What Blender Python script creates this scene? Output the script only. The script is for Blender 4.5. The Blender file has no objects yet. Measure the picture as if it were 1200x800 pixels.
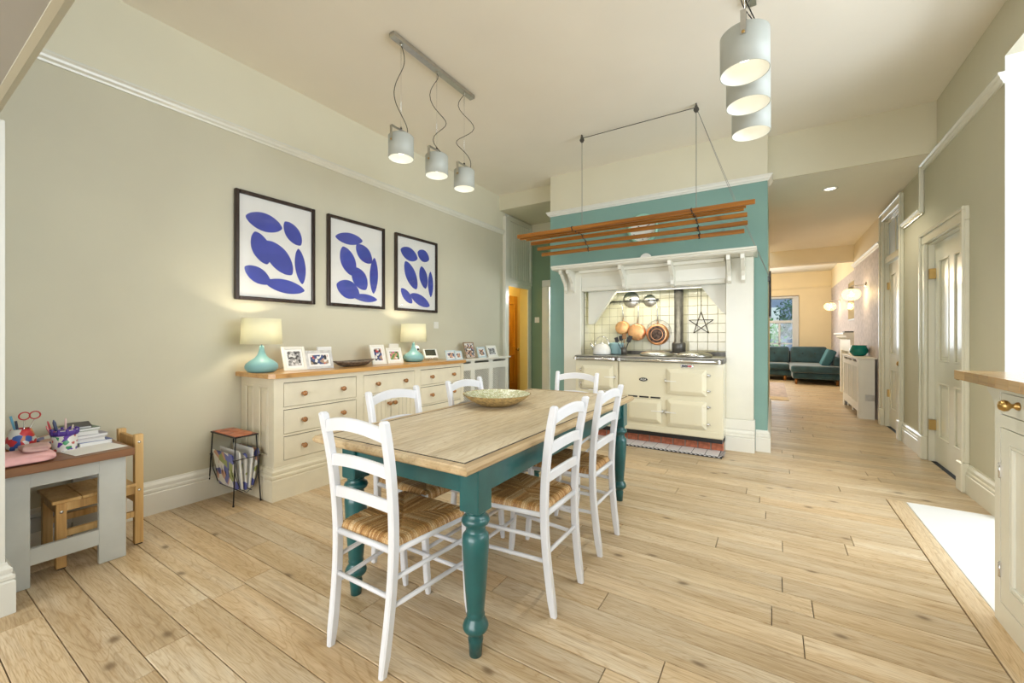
import bpy, bmesh, math, random
from mathutils import Vector, Matrix
from math import pi, sin, cos, radians as R
random.seed(7)
SC = bpy.context.scene
COL = SC.collection
# ------------------------------------------------------------ camera
cd = bpy.data.cameras.new('camera'); cam = bpy.data.objects.new('camera', cd); COL.objects.link(cam)
cd.sensor_width = 36.0; cd.lens = 486/1200*36; cd.shift_y = -6/1200; cd.clip_start = .02
cam.location = (0, 0, 1.22); cam.rotation_euler = (R(90), 0, math.atan(305/486))
SC.camera = cam
# ------------------------------------------------------------ world, lights, exposure
w = bpy.data.worlds.new('sky'); SC.world = w; w.use_nodes = True
w.node_tree.nodes['Background'].inputs[0].default_value = (.72, .86, 1, 1)
w.node_tree.nodes['Background'].inputs[1].default_value = 1.6
SC.view_settings.view_transform = 'Standard'; SC.view_settings.look = 'None'
SC.view_settings.gamma = 1; SC.view_settings.use_curve_mapping = False
SC.view_settings.exposure = 0.32
SC.cycles.max_bounces = 10; SC.cycles.diffuse_bounces = 6; SC.cycles.sample_clamp_indirect = 6
SC.cycles.use_denoising = True; SC.cycles.caustics_reflective = False; SC.cycles.caustics_refractive = False

def area(name, loc, rot, sx, sy, power, color=(1, 1, 1)):
    l = bpy.data.lights.new(name, 'AREA'); l.shape = 'RECTANGLE'; l.size = sx; l.size_y = sy
    l.energy = power; l.color = color
    o = bpy.data.objects.new(name, l); COL.objects.link(o); o.location = loc; o.rotation_euler = rot
    return o
def point(name, loc, power, color=(1, .9, .72), r=.04):
    l = bpy.data.lights.new(name, 'POINT'); l.energy = power; l.color = color; l.shadow_soft_size = r
    o = bpy.data.objects.new(name, l); COL.objects.link(o); o.location = loc
    return o
def spot(name, loc, power, color=(1, .9, .72), ang=150, r=.05):
    l = bpy.data.lights.new(name, 'SPOT'); l.energy = power; l.color = color; l.shadow_soft_size = r
    l.spot_size = R(ang); l.spot_blend = .6
    o = bpy.data.objects.new(name, l); COL.objects.link(o); o.location = loc
    return o
# daylight: glazed bay on the right, living room window; added fill behind the camera
area('bay_window_daylight', (3.45, 1.9, 1.75), (0, R(90), 0), 2.0, 3.6, 135, (.86, .93, 1))
area('rear_fill', (-1.0, -3.9, 1.4), (R(90), 0, 0), 4.6, 2.1, 150, (1, .99, .96))  # unseen source behind the camera, added for even room light
area('living_window_daylight', (-1.2, 14.7, 1.5), (R(-90), 0, 0), 3.0, 1.8, 60, (.85, .93, 1))

# ------------------------------------------------------------ materials
MATS = {}
def newmat(name):
    m = bpy.data.materials.new(name); m.use_nodes = True
    nt = m.node_tree; b = nt.nodes['Principled BSDF']; MATS[name] = m
    return m, nt, b
def N(nt, t, **kw):
    n = nt.nodes.new(t)
    for k, v in kw.items(): setattr(n, k, v)
    return n
def ramp(nt, src, stops):
    r = N(nt, 'ShaderNodeValToRGB'); e = r.color_ramp.elements
    while len(e) < len(stops): e.new(.5)
    for i, (p, c) in enumerate(stops): e[i].position = p; e[i].color = (*c, 1)
    nt.links.new(src, r.inputs[0]); return r.outputs[0]
def mix(nt, f, a, b, mode='MIX'):
    n = N(nt, 'ShaderNodeMix', data_type='RGBA', blend_type=mode)
    for i, v in ((0, f), (6, a), (7, b)):
        if hasattr(v, 'links'): nt.links.new(v, n.inputs[i])
        elif isinstance(v, tuple): n.inputs[i].default_value = (*v, 1)
        else: n.inputs[i].default_value = v
    return n.outputs[2]
def bump(nt, b, src, s, d=.01):
    n = N(nt, 'ShaderNodeBump'); n.inputs['Strength'].default_value = s; n.inputs['Distance'].default_value = d
    nt.links.new(src, n.inputs['Height']); nt.links.new(n.outputs[0], b.inputs['Normal'])
def paint(name, c, rough=.5, var=.05, scale=6, bmp=.04, metal=0, coat=0):
    m, nt, b = newmat(name)
    g = N(nt, 'ShaderNodeTexCoord'); n = N(nt, 'ShaderNodeTexNoise'); n.inputs['Scale'].default_value = scale
    n.inputs['Detail'].default_value = 4
    nt.links.new(g.outputs['Object'], n.inputs['Vector'])
    c2 = tuple(max(0, x*(1-var)) for x in c); c3 = tuple(min(1, x*(1+var)) for x in c)
    nt.links.new(ramp(nt, n.outputs[0], [(.35, c2), (.65, c3)]), b.inputs['Base Color'])
    b.inputs['Roughness'].default_value = rough; b.inputs['Metallic'].default_value = metal
    b.inputs['Coat Weight'].default_value = coat
    if bmp:
        n2 = N(nt, 'ShaderNodeTexNoise'); n2.inputs['Scale'].default_value = 90
        nt.links.new(g.outputs['Object'], n2.inputs['Vector']); bump(nt, b, n2.outputs[0], bmp, .004)
    return m
def wood(name, c1, c2, c3, axis=0, grain=9, rough=.4, knots=.5, rnd='object', coat=0, bmp=.15, var=.35, long=.7, cath=0):
    m, nt, b = newmat(name); L = nt.links.new
    g = N(nt, 'ShaderNodeNewGeometry')
    if rnd == 'object':
        oi = N(nt, 'ShaderNodeObjectInfo'); rv = oi.outputs['Random']
    else:
        oi = N(nt, 'ShaderNodeAttribute', attribute_name='rnd'); rv = oi.outputs['Fac']
    mu = N(nt, 'ShaderNodeMath', operation='MULTIPLY'); L(rv, mu.inputs[0]); mu.inputs[1].default_value = 37
    cb = N(nt, 'ShaderNodeCombineXYZ'); L(mu.outputs[0], cb.inputs[0]); L(mu.outputs[0], cb.inputs[1]); L(mu.outputs[0], cb.inputs[2])
    ad = N(nt, 'ShaderNodeVectorMath', operation='ADD'); L(g.outputs['Position'], ad.inputs[0]); L(cb.outputs[0], ad.inputs[1])
    mp = N(nt, 'ShaderNodeMapping'); sc = [grain]*3; sc[axis] = long; mp.inputs['Scale'].default_value = sc
    L(ad.outputs[0], mp.inputs['Vector'])
    n1 = N(nt, 'ShaderNodeTexNoise'); n1.inputs['Scale'].default_value = 1; n1.inputs['Detail'].default_value = 5
    n1.inputs['Distortion'].default_value = 1.2; L(mp.outputs[0], n1.inputs['Vector'])
    mp2 = N(nt, 'ShaderNodeMapping'); sc = [grain*9]*3; sc[axis] = long*3; mp2.inputs['Scale'].default_value = sc
    L(ad.outputs[0], mp2.inputs['Vector'])
    n2 = N(nt, 'ShaderNodeTexNoise'); n2.inputs['Scale'].default_value = 1; n2.inputs['Detail'].default_value = 6
    L(mp2.outputs[0], n2.inputs['Vector'])
    base = ramp(nt, n1.outputs[0], [(.3, c1), (.5, c2), (.7, c3)])
    fine = ramp(nt, n2.outputs[0], [(.33, (.55, .47, .38)), (.48, (.95, .94, .92)), (.6, (1, 1, 1))])
    c = mix(nt, .45, base, fine, 'MULTIPLY')
    if cath:
        mp4 = N(nt, 'ShaderNodeMapping'); sc = [cath]*3; sc[axis] = cath*.11; mp4.inputs['Scale'].default_value = sc
        L(ad.outputs[0], mp4.inputs['Vector'])
        n4 = N(nt, 'ShaderNodeTexNoise'); n4.inputs['Scale'].default_value = 1; n4.inputs['Detail'].default_value = 2.5; n4.inputs['Distortion'].default_value = .4
        L(mp4.outputs[0], n4.inputs['Vector'])
        q1 = N(nt, 'ShaderNodeMath', operation='MULTIPLY'); L(n4.outputs[0], q1.inputs[0]); q1.inputs[1].default_value = 26
        q2 = N(nt, 'ShaderNodeMath', operation='PINGPONG'); L(q1.outputs[0], q2.inputs[0]); q2.inputs[1].default_value = .5
        ln = ramp(nt, q2.outputs[0], [(0, (.80, .72, .62)), (.16, (1, 1, 1)), (.5, (1.0, 1.0, 1.0))])
        c = mix(nt, .75, c, ln, 'MULTIPLY')
        mp5 = N(nt, 'ShaderNodeMapping'); sc = [260]*3; sc[axis] = 14; mp5.inputs['Scale'].default_value = sc
        L(ad.outputs[0], mp5.inputs['Vector'])
        n5 = N(nt, 'ShaderNodeTexNoise'); n5.inputs['Scale'].default_value = 1; n5.inputs['Detail'].default_value = 3; L(mp5.outputs[0], n5.inputs['Vector'])
        c = mix(nt, .8, c, ramp(nt, n5.outputs[0], [(.34, (.76, .69, .60)), (.52, (1, 1, 1))]), 'MULTIPLY')
        mp6 = N(nt, 'ShaderNodeMapping'); sc = [9]*3; sc[axis] = 1.6; mp6.inputs['Scale'].default_value = sc
        L(ad.outputs[0], mp6.inputs['Vector'])
        n6 = N(nt, 'ShaderNodeTexNoise'); n6.inputs['Scale'].default_value = 1; n6.inputs['Detail'].default_value = 6; n6.inputs['Roughness'].default_value = .65; L(mp6.outputs[0], n6.inputs['Vector'])
        c = mix(nt, 1.0, c, ramp(nt, n6.outputs[0], [(.24, (.60, .45, .30)), (.36, (.95, .92, .87)), (.62, (1, 1, 1))]), 'MULTIPLY')
    tone = ramp(nt, rv, [(0, (1-var, 1-var*1.05, 1-var*1.1)), (.5, (1, 1, 1)), (1, (1, .93, .84))])
    c = mix(nt, .8, c, tone, 'MULTIPLY')
    if knots:
        mp3 = N(nt, 'ShaderNodeMapping'); sc = [2.6]*3; sc[axis] = 1.5; sc[2] = sc[2] if axis == 2 else 0; mp3.inputs['Scale'].default_value = sc
        L(ad.outputs[0], mp3.inputs['Vector'])
        v = N(nt, 'ShaderNodeTexVoronoi', voronoi_dimensions='3D' if axis == 2 else '2D'); v.inputs['Scale'].default_value = 1.0
        wn = N(nt, 'ShaderNodeMix', data_type='VECTOR'); wn.inputs[0].default_value = .12
        L(mp3.outputs[0], wn.inputs[4]); L(n1.outputs['Color'], wn.inputs[5]); L(wn.outputs[1], v.inputs['Vector'])
        kf = ramp(nt, v.outputs['Distance'], [(0, (1, 1, 1)), (.02, (.8, .8, .8)), (.045, (.15, .15, .15)), (.08, (0, 0, 0))])
        k2 = N(nt, 'ShaderNodeMath', operation='MULTIPLY'); L(kf, k2.inputs[0]); k2.inputs[1].default_value = knots
        c = mix(nt, k2.outputs[0], c, (c1[0]*.25, c1[1]*.2, c1[2]*.15))
    L(c, b.inputs['Base Color']); b.inputs['Roughness'].default_value = rough; b.inputs['Coat Weight'].default_value = coat
    bump(nt, b, n2.outputs[0], bmp, .003)
    return m
def flat(name, c, rough=.5, metal=0, emit=None, es=0, alpha=1, trans=0):
    m, nt, b = newmat(name); b.inputs['Base Color'].default_value = (*c, 1)
    b.inputs['Roughness'].default_value = rough; b.inputs['Metallic'].default_value = metal
    b.inputs['Transmission Weight'].default_value = trans
    if emit: b.inputs['Emission Color'].default_value = (*emit, 1); b.inputs['Emission Strength'].default_value = es
    return m
M_wall = paint('greige_wall', (.60, .575, .45), .75, .02, 2)
M_cream = paint('cream_upper_wall', (.74, .71, .56), .8, .015, 2)
M_ceil = paint('ceiling_paint', (.87, .83, .74), .85, .015, 1.5)
M_khaki = paint('right_wall_paint', (.58, .55, .42), .75, .02, 2)
M_teal = paint('teal_wall', (.215, .37, .33), .75, .03, 2)
M_green = paint('green_wall', (.20, .29, .18), .75, .03, 2)
M_white = paint('white_gloss', (.80, .80, .74), .3, .01, 5, 0)
M_warmw = paint('cream_gloss', (.75, .745, .66), .22, .02, 5, .01)
M_doorp = paint('door_gloss', (.72, .70, .58), .24, .02, 5, .01, coat=.2)
M_baywall = paint('bay_white', (.86, .87, .86), .7, .01, 3)
M_dress = paint('dresser_cream', (.74, .69, .54), .4, .03, 9)
M_gap = flat('shadow_gap', (.05, .045, .035), .9)
M_brown = flat('dark_metal', (.045, .04, .035), .4, .6)
M_black = flat('black_plastic', (.012, .012, .014), .35)
M_steel = paint('brushed_steel', (.55, .54, .50), .3, .06, 30, 0, metal=1)
M_chrome = flat('chrome', (.75, .75, .76), .12, 1)
M_brass = flat('brass', (.50, .33, .12), .28, 1)
M_copper = paint('copper', (.85, .42, .22), .32, .12, 20, .02, metal=.9)
M_copperl = paint('light_copper', (.80, .45, .20), .4, .12, 20, .02, metal=.7)
M_burnt = paint('burnt_copper', (.10, .065, .05), .5, .6, 30, .05, metal=.6)
M_cast = paint('cast_iron', (.12, .115, .105), .35, .2, 20, .05, metal=.5)
M_plank = wood('oak_plank', (.58, .445, .27), (.69, .565, .39), (.76, .67, .52), 0, 6, .40, .9, var=.22, bmp=.08, cath=7)
M_plank2 = wood('oak_plank_far', (.58, .445, .27), (.69, .565, .39), (.76, .67, .52), 0, 6, .40, .8, 'attr', var=.22, bmp=.08, cath=7)
M_plankY = wood('oak_border', (.58, .445, .27), (.69, .565, .39), (.76, .67, .52), 1, 7, .36, .6, var=.1, cath=7)
M_tabletop = wood('bleached_pine', (.52, .45, .32), (.63, .56, .42), (.71, .65, .51), 1, 6, .45, .12, var=.08, cath=6)
M_tabedge = wood('pine_edge', (.42, .30, .16), (.55, .42, .25), (.62, .50, .31), 1, 8, .45, .5, var=.1)
M_pine = wood('honey_pine', (.50, .25, .07), (.62, .34, .11), (.72, .43, .16), 1, 8, .3, .6, var=.1, coat=.3)
M_kid = wood('raw_pine', (.55, .33, .12), (.68, .45, .19), (.76, .55, .27), 2, 9, .5, .8, var=.15)
M_desk = wood('brown_pine_top', (.17, .08, .035), (.25, .125, .06), (.33, .18, .09), 1, 9, .4, .7, var=.1)
M_slat = wood('varnished_slat', (.17, .058, .006), (.31, .12, .014), (.40, .17, .028), 0, 30, .3, .4, var=.35)
M_knob = wood('walnut_knob', (.24, .095, .025), (.36, .16, .045), (.44, .21, .07), 2, 30, .2, 0, coat=.5)
M_orange = wood('orange_pine_door', (.50, .22, .02), (.62, .30, .03), (.70, .38, .05), 2, 8, .3, .7)
M_stave = wood('butcher_block', (.36, .21, .08), (.48, .30, .125), (.56, .38, .18), 1, 10, .25, 0, var=.3, coat=.3)
M_tgreen = paint('teal_table_paint', (.006, .085, .088), .3, .15, 8, .03, coat=.3)
M_chair = paint('white_chair_paint', (.68, .70, .745), .35, .02, 10, .02)
M_grey = paint('grey_desk_paint', (.46, .48, .46), .5, .04, 8, .03)
M_aga = paint('cream_enamel', (.74, .70, .53), .12, .01, 3, 0, coat=.6)
M_tile = paint('cream_tile', (.80, .76, .56), .15, .04, 5, .0, coat=.5)
M_grout = paint('grout', (.36, .33, .22), .9, .05, 20)
M_wtile = paint('white_hearth_tile', (.90, .91, .93), .2, .02, 8, 0)
M_brick = paint('red_brick', (.46, .15, .08), .85, .25, 25, .5)
M_mortar = paint('mortar', (.42, .38, .32), .95, .1, 30, .3)
M_stone = paint('white_stone', (.84, .85, .86), .25, .03, 3, .01)
M_shade = paint('pendant_grey', (.46, .49, .46), .45, .02, 8, .01)
M_inner = flat('shade_inside', (.9, .9, .86), .5, 0, (1, .95, .82), .9)
M_bulb = flat('lit_bulb', (1, 1, 1), .3, 0, (1, .94, .82), 2.6)
M_shadeglow = flat('soft_diffuser', (.9, .9, .85), .5, 0, (1, .94, .8), 1.2)
M_ceramic = paint('aqua_ceramic', (.20, .41, .43), .45, .05, 4, .0, coat=.1)
M_paper = flat('paper', (.82, .82, .80), .7)
M_blue = paint('blue_paper', (.045, .065, .40), .6, .15, 4, 0)
M_frame = wood('dark_frame', (.02, .012, .01), (.035, .022, .018), (.06, .04, .03), 2, 20, .25, 0)
M_velvet = paint('teal_velvet', (.016, .06, .08), .8, .35, 5, .05)
M_velvet.node_tree.nodes['Principled BSDF'].inputs['Sheen Weight'].default_value = .5
M_lilac = paint('lilac_wallpaper', (.50, .44, .44), .6, .14, 14, .1)
M_living = paint('living_cream', (.80, .70, .50), .8, .02, 2)
M_yellow = paint('yellow_hall', (.78, .62, .22), .8, .03, 2)
M_screen = flat('grey_screen', (.045, .05, .035), .25)
M_bkt = paint('seagrass_out', (.42, .30, .13), .6, .35, 60, .1)
M_darkbowl = paint('carved_bowl', (.16, .12, .085), .5, .5, 40, .3)
M_enamelw = flat('white_enamel', (.82, .82, .78), .2)
M_enamelb = flat('blue_enamel', (.35, .55, .58), .25)
# rush: colour per strand from an attribute
def mk_rush():
    m, nt, b = newmat('rush'); L = nt.links.new
    a = N(nt, 'ShaderNodeAttribute', attribute_name='strand')
    g = N(nt, 'ShaderNodeTexCoord'); n = N(nt, 'ShaderNodeTexNoise'); n.inputs['Scale'].default_value = 220
    L(g.outputs['Object'], n.inputs['Vector'])
    c = ramp(nt, a.outputs['Fac'], [(0, (.14, .06, .014)), (.35, (.38, .19, .055)), (.7, (.56, .34, .13)), (1, (.76, .62, .40))])
    f = ramp(nt, n.outputs[0], [(.36, (.45, .38, .28)), (.6, (1.0, 1.0, 1.0))])
    L(mix(nt, .7, c, f, 'MULTIPLY'), b.inputs['Base Color']); b.inputs['Roughness'].default_value = .5
    return m
M_rush = mk_rush()
def mk_fabric_shade(name, c, e):
    m, nt, b = newmat(name); L = nt.links.new
    out = nt.nodes['Material Output']; t = N(nt, 'ShaderNodeBsdfTranslucent'); t.inputs[0].default_value = (*c, 1)
    b.inputs['Base Color'].default_value = (*c, 1); b.inputs['Roughness'].default_value = .9
    mx = N(nt, 'ShaderNodeMixShader'); mx.inputs[0].default_value = e
    L(b.outputs[0], mx.inputs[1]); L(t.outputs[0], mx.inputs[2]); L(mx.outputs[0], out.inputs[0])
    return m
M_lshade = mk_fabric_shade('lampshade_fabric', (.88, .87, .72), .5)
def mk_glass(name, c=(1, 1, 1), rough=0, ior=1.45, mixf=.85):
    m, nt, b = newmat(name); L = nt.links.new; out = nt.nodes['Material Output']
    t = N(nt, 'ShaderNodeBsdfTransparent'); t.inputs[0].default_value = (*c, 1)
    b.inputs['Base Color'].default_value = (*c, 1); b.inputs['Roughness'].default_value = rough
    mx = N(nt, 'ShaderNodeMixShader'); mx.inputs[0].default_value = mixf
    L(b.outputs[0], mx.inputs[1]); L(t.outputs[0], mx.inputs[2]); L(mx.outputs[0], out.inputs[0])
    return m
def mk_pane(name, c):
    m = bpy.data.materials.new(name); m.use_nodes = True; nt = m.node_tree; nt.nodes.remove(nt.nodes['Principled BSDF'])
    t = N(nt, 'ShaderNodeBsdfTransparent'); t.inputs[0].default_value = (*c, 1); g = N(nt, 'ShaderNodeBsdfGlossy'); g.inputs['Roughness'].default_value = .03
    lw = N(nt, 'ShaderNodeLayerWeight'); pw = N(nt, 'ShaderNodeMath', operation='POWER'); nt.links.new(lw.outputs['Facing'], pw.inputs[0]); pw.inputs[1].default_value = 4
    f = N(nt, 'ShaderNodeMath', operation='MULTIPLY_ADD'); nt.links.new(pw.outputs[0], f.inputs[0]); f.inputs[1].default_value = .4; f.inputs[2].default_value = .03; mx = N(nt, 'ShaderNodeMixShader')
    nt.links.new(f.outputs[0], mx.inputs[0]); nt.links.new(t.outputs[0], mx.inputs[1]); nt.links.new(g.outputs[0], mx.inputs[2])
    nt.links.new(mx.outputs[0], nt.nodes['Material Output'].inputs[0]); return m
M_glass = mk_pane('pane_glass', (.95, .97, .98)); M_pglass = mk_pane('picture_glass', (1, 1, 1))
M_globe = mk_glass('clear_globe', (1, .95, .84), .1, mixf=.88)
M_vase = flat('teal_glass', (.0, .30, .25), .08, 0, trans=.3)
M_frost = flat('frosted_transom', (.50, .60, .72), .35)
def mk_print(name, cols, scale=40):
    m, nt, b = newmat(name); L = nt.links.new
    g = N(nt, 'ShaderNodeTexCoord'); v = N(nt, 'ShaderNodeTexVoronoi'); v.inputs['Scale'].default_value = scale
    L(g.outputs['Object'], v.inputs['Vector'])
    s = N(nt, 'ShaderNodeSeparateColor'); L(v.outputs['Color'], s.inputs[0])
    r = ramp(nt, s.outputs[0], [(i/len(cols), c) for i, c in enumerate(cols)]); L(r, b.inputs['Base Color'])
    nt.nodes[-1] if False else None
    b.inputs['Roughness'].default_value = .3
    return m
def const(m):
    for n in m.node_tree.nodes:
        if n.type == 'VALTORGB': n.color_ramp.interpolation = 'CONSTANT'
    return m
SK = (.55, .30, .20); DK = (.03, .03, .04); NV = (.05, .08, .2); GR = (.10, .25, .07); WH = (.75, .74, .7); RD = (.5, .06, .05); BG = (.35, .26, .18)
P_A = const(mk_print('photo_people', [DK, SK, NV, WH, BG, RD], 45))
P_B = const(mk_print('photo_garden', [GR, DK, SK, GR, WH, (.5, .1, .3)], 50))
P_C = const(mk_print('photo_group', [WH, NV, SK, DK, BG, WH], 50))
P_BW = const(mk_print('photo_mono', [(.05,)*3, (.3,)*3, (.6,)*3, (.12,)*3], 60))
M_floral = const(mk_print('floral_cup', [WH, (.12, .04, .35), WH, (.05, .3, .12), WH, (.5, .12, .1), WH, WH], 60))
M_mosaic = const(mk_print('mosaic_glaze', [(.62, .66, .48), (.45, .48, .28), (.75, .78, .64), (.55, .56, .36)], 75))
M_rtop = const(mk_print('patterned_tile_top', [(.62, .16, .06), (.55, .13, .05), (.25, .06, .03), (.68, .22, .10)], 26))
M_magz = const(mk_print('magazine_cover', [WH, (.1, .12, .4), WH, SK, (.6, .6, .65), (.3, .35, .1)], 18))
M_mosb = const(mk_print('border_mosaic', [WH, (.05, .05, .06), WH, (.08, .08, .09)], 40))

# ------------------------------------------------------------ mesh helpers
class MB:
    def __init__(s): s.bm = bmesh.new()
    def _add(s, verts, faces, smooth=False):
        vs = [s.bm.verts.new(v) for v in verts]; fs = []
        for f in faces:
            try:
                q = s.bm.faces.new([vs[i] for i in f]); q.smooth = smooth; fs.append(q)
            except ValueError: pass
        return vs, fs
    def box(s, x0, x1, y0, y1, z0, z1, bv=0, seg=1, mat=None):
        if x0 > x1: x0, x1 = x1, x0
        if y0 > y1: y0, y1 = y1, y0
        if z0 > z1: z0, z1 = z1, z0
        V = [(x, y, z) for x in (x0, x1) for y in (y0, y1) for z in (z0, z1)]
        if mat is not None: V = [tuple(mat @ Vector(v)) for v in V]
        F = [(0, 1, 3, 2), (4, 6, 7, 5), (0, 4, 5, 1), (2, 3, 7, 6), (0, 2, 6, 4), (1, 5, 7, 3)]
        vs, fs = s._add(V, F)
        if bv:
            es = list({e for f in fs for e in f.edges})
            bmesh.ops.bevel(s.bm, geom=es, offset=bv, segments=seg, affect='EDGES', profile=.5)
        return s
    def lathe(s, prof, c=(0, 0, 0), n=24, axis=2, smooth=True, mat=None, caps=True):
        # prof: [(r, h)...] from one end to the other
        V = []
        for r, h in prof:
            for i in range(n):
                a = 2*pi*i/n; p = [r*cos(a), r*sin(a), h]
                if axis == 0: p = [h, p[0], p[1]]
                if axis == 1: p = [p[0], h, p[1]]
                V.append((c[0]+p[0], c[1]+p[1], c[2]+p[2]))
        if mat is not None: V = [tuple(mat @ Vector(v)) for v in V]
        F = []
        for k in range(len(prof)-1):
            for i in range(n):
                j = (i+1) % n; F.append((k*n+i, k*n+j, (k+1)*n+j, (k+1)*n+i))
        vs, fs = s._add(V, F, smooth)
        for k, rev in ((0, True), (len(prof)-1, False)):
            if caps and prof[k][0] > 1e-4:
                ring = [vs[k*n+i] for i in range(n)]
                try: s.bm.faces.new(ring[::-1] if rev else ring)
                except ValueError: pass
        return s
    def cyl(s, p0, p1, r0, r1=None, n=12, smooth=True):
        return s.tube([p0, p1], r0, n, r1, smooth)
    def tube(s, pts, r, n=8, r1=None, smooth=True, flatx=1):
        pts = [Vector(p) for p in pts]; V = []; m = len(pts)
        up = Vector((0, 0, 1)); prev = None
        for i, p in enumerate(pts):
            t = (pts[min(i+1, m-1)]-pts[max(i-1, 0)]).normalized()
            if prev is None:
                a = t.cross(up)
                if a.length < 1e-3: a = t.cross(Vector((1, 0, 0)))
            else:
                a = prev - t*prev.dot(t)
                if a.length < 1e-6: a = t.cross(up)
            a.normalize(); prev = a; b = t.cross(a)
            if isinstance(r, (list, tuple)): rr = r[i]
            else: rr = r if r1 is None else r+(r1-r)*i/(m-1)
            for k in range(n):
                q = 2*pi*k/n; V.append(p+a*cos(q)*rr*flatx+b*sin(q)*rr)
        F = [(k*n+i, k*n+(i+1) % n, (k+1)*n+(i+1) % n, (k+1)*n+i) for k in range(m-1) for i in range(n)]
        vs, fs = s._add(V, F, smooth)
        s.bm.faces.new([vs[i] for i in range(n)][::-1]); s.bm.faces.new([vs[(m-1)*n+i] for i in range(n)])
        return s
    def prism(s, poly, vec, smooth=False):
        n = len(poly); V = [tuple(p) for p in poly]+[tuple(Vector(p)+Vector(vec)) for p in poly]
        F = [tuple(range(n)), tuple(range(n, 2*n))[::-1]]+[(i, (i+1) % n, n+(i+1) % n, n+i) for i in range(n)]
        vs, fs = s._add(V, F, smooth)
        fs[0].smooth = fs[1].smooth = False
        return s
    def loft(s, rings, smooth=True, closed=True):
        n = len(rings[0]); V = [v for r in rings for v in r]
        F = [(k*n+i, k*n+(i+1) % n, (k+1)*n+(i+1) % n, (k+1)*n+i) for k in range(len(rings)-1) for i in range(n)]
        vs, fs = s._add(V, F, smooth)
        s.bm.faces.new(vs[:n][::-1]); s.bm.faces.new(vs[-n:])
        return s
    def mould(s, prof, p0, p1, nrm, z=0, e0=0, e1=0):
        # prof [(out, up)], extruded horizontally p0->p1, out along nrm
        d = Vector((p1[0]-p0[0], p1[1]-p0[1])).normalized(); k = len(prof)   # e0, e1: mitre (1 outer corner, -1 inner)
        V = [(p0[0]+nrm[0]*a-d[0]*a*e0, p0[1]+nrm[1]*a-d[1]*a*e0, z+b) for a, b in prof]
        V += [(p1[0]+nrm[0]*a+d[0]*a*e1, p1[1]+nrm[1]*a+d[1]*a*e1, z+b) for a, b in prof]
        s._add(V, [tuple(range(k)), tuple(range(k, 2*k))[::-1]]+[(i, (i+1) % k, k+(i+1) % k, k+i) for i in range(k)])
        return s
    def build(s, name, mat, parent=None, off=None, stuff=False):
        bmesh.ops.recalc_face_normals(s.bm, faces=s.bm.faces)
        if off is None: off = ORG.get(parent.name, (0, 0, 0)) if parent else (0, 0, 0)
        if any(off): bmesh.ops.translate(s.bm, verts=s.bm.verts, vec=[-v for v in off])
        me = bpy.data.meshes.new(name); s.bm.to_mesh(me); s.bm.free(); me.materials.append(mat)
        o = bpy.data.objects.new(name, me); COL.objects.link(o)
        if parent: o.parent = parent; ORG[o.name] = tuple(off)
        if stuff: o['kind'] = 'stuff'
        return o
ORG = {}
def thing(name, label, cat, loc=(0, 0, 0), group=None, rz=0):
    o = bpy.data.objects.new(name, None); COL.objects.link(o); o.empty_display_size = .05
    o.location = loc; o.rotation_euler = (0, 0, rz); ORG[o.name] = tuple(loc)
    return tag(o, label, cat, group)
def tag(o, label, cat, group=None):
    o['label'] = label; o['category'] = cat
    if group: o['group'] = group
    return o
def struct(mb, name, mat, parent=None):
    o = mb.build(name, mat, parent); o['kind'] = 'structure'; return o
def dup(root, loc, rz, label):
    r = root.copy(); COL.objects.link(r); r.location = loc; r.rotation_euler = (0, 0, rz); r['label'] = label
    for ch in list(root.children):
        c = ch.copy(); COL.objects.link(c); c.parent = r
        for g in ch.children:
            d = g.copy(); COL.objects.link(d); d.parent = c
    return r
def solo(mb, name, mat, label, cat, loc, group=None):
    o = mb.build(name, mat, None, off=loc); o.location = loc; return tag(o, label, cat, group)
def copyobj(src, parent, loc=None):
    c = src.copy(); COL.objects.link(c)
    if parent: c.parent = parent
    if loc is not None: c.location = loc
    return c
def box(*a, **k): return MB().box(*a, **k)

SK_P = [(0, 0), (.028, 0), (.028, .14), (.022, .147), (.027, .155), (.027, .168), (.018, .175), (.020, .188), (.020, .198), (.008, .214), (.006, .225), (0, .225)]
RAIL = [(0, 0), (.012, 0), (.016, .012), (.030, .022), (.034, .036), (.046, .048), (.046, .060), (0, .066)]
CAS = .11
XL, XR, CE = -3.62, 1.30, 3.42

# ------------------------------------------------------------ floor
fl = MB().box(-4.6, 4.0, -4.2, 15.2, -.12, -.014); floor = struct(fl, 'floor', M_gap)
def plank(mb, x0, x1, y0, y1):
    g = .0016; x0 += g; x1 -= g; y0 += g; y1 -= g; b = .0018; z = -.002+random.uniform(-.0004, .0004)
    V = [(x0, y0, -.013), (x1, y0, -.013), (x1, y1, -.013), (x0, y1, -.013), (x0, y0, z), (x1, y0, z), (x1, y1, z), (x0, y1, z),
         (x0+b, y0+b, z+.0018), (x1-b, y0+b, z+.0018), (x1-b, y1-b, z+.0018), (x0+b, y1-b, z+.0018)]
    F = [(0, 3, 2, 1)]+[(i, (i+1) % 4, 4+(i+1) % 4, 4+i) for i in range(4)]+[(4+i, 4+(i+1) % 4, 8+(i+1) % 4, 8+i) for i in range(4)]+[(8, 9, 10, 11)]
    mb._add(V, F)
PW = .1475; Y0 = .447-PW*32
far = MB(); farr = []
rowi = 0; y = Y0; rr = random.Random(3)
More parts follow.
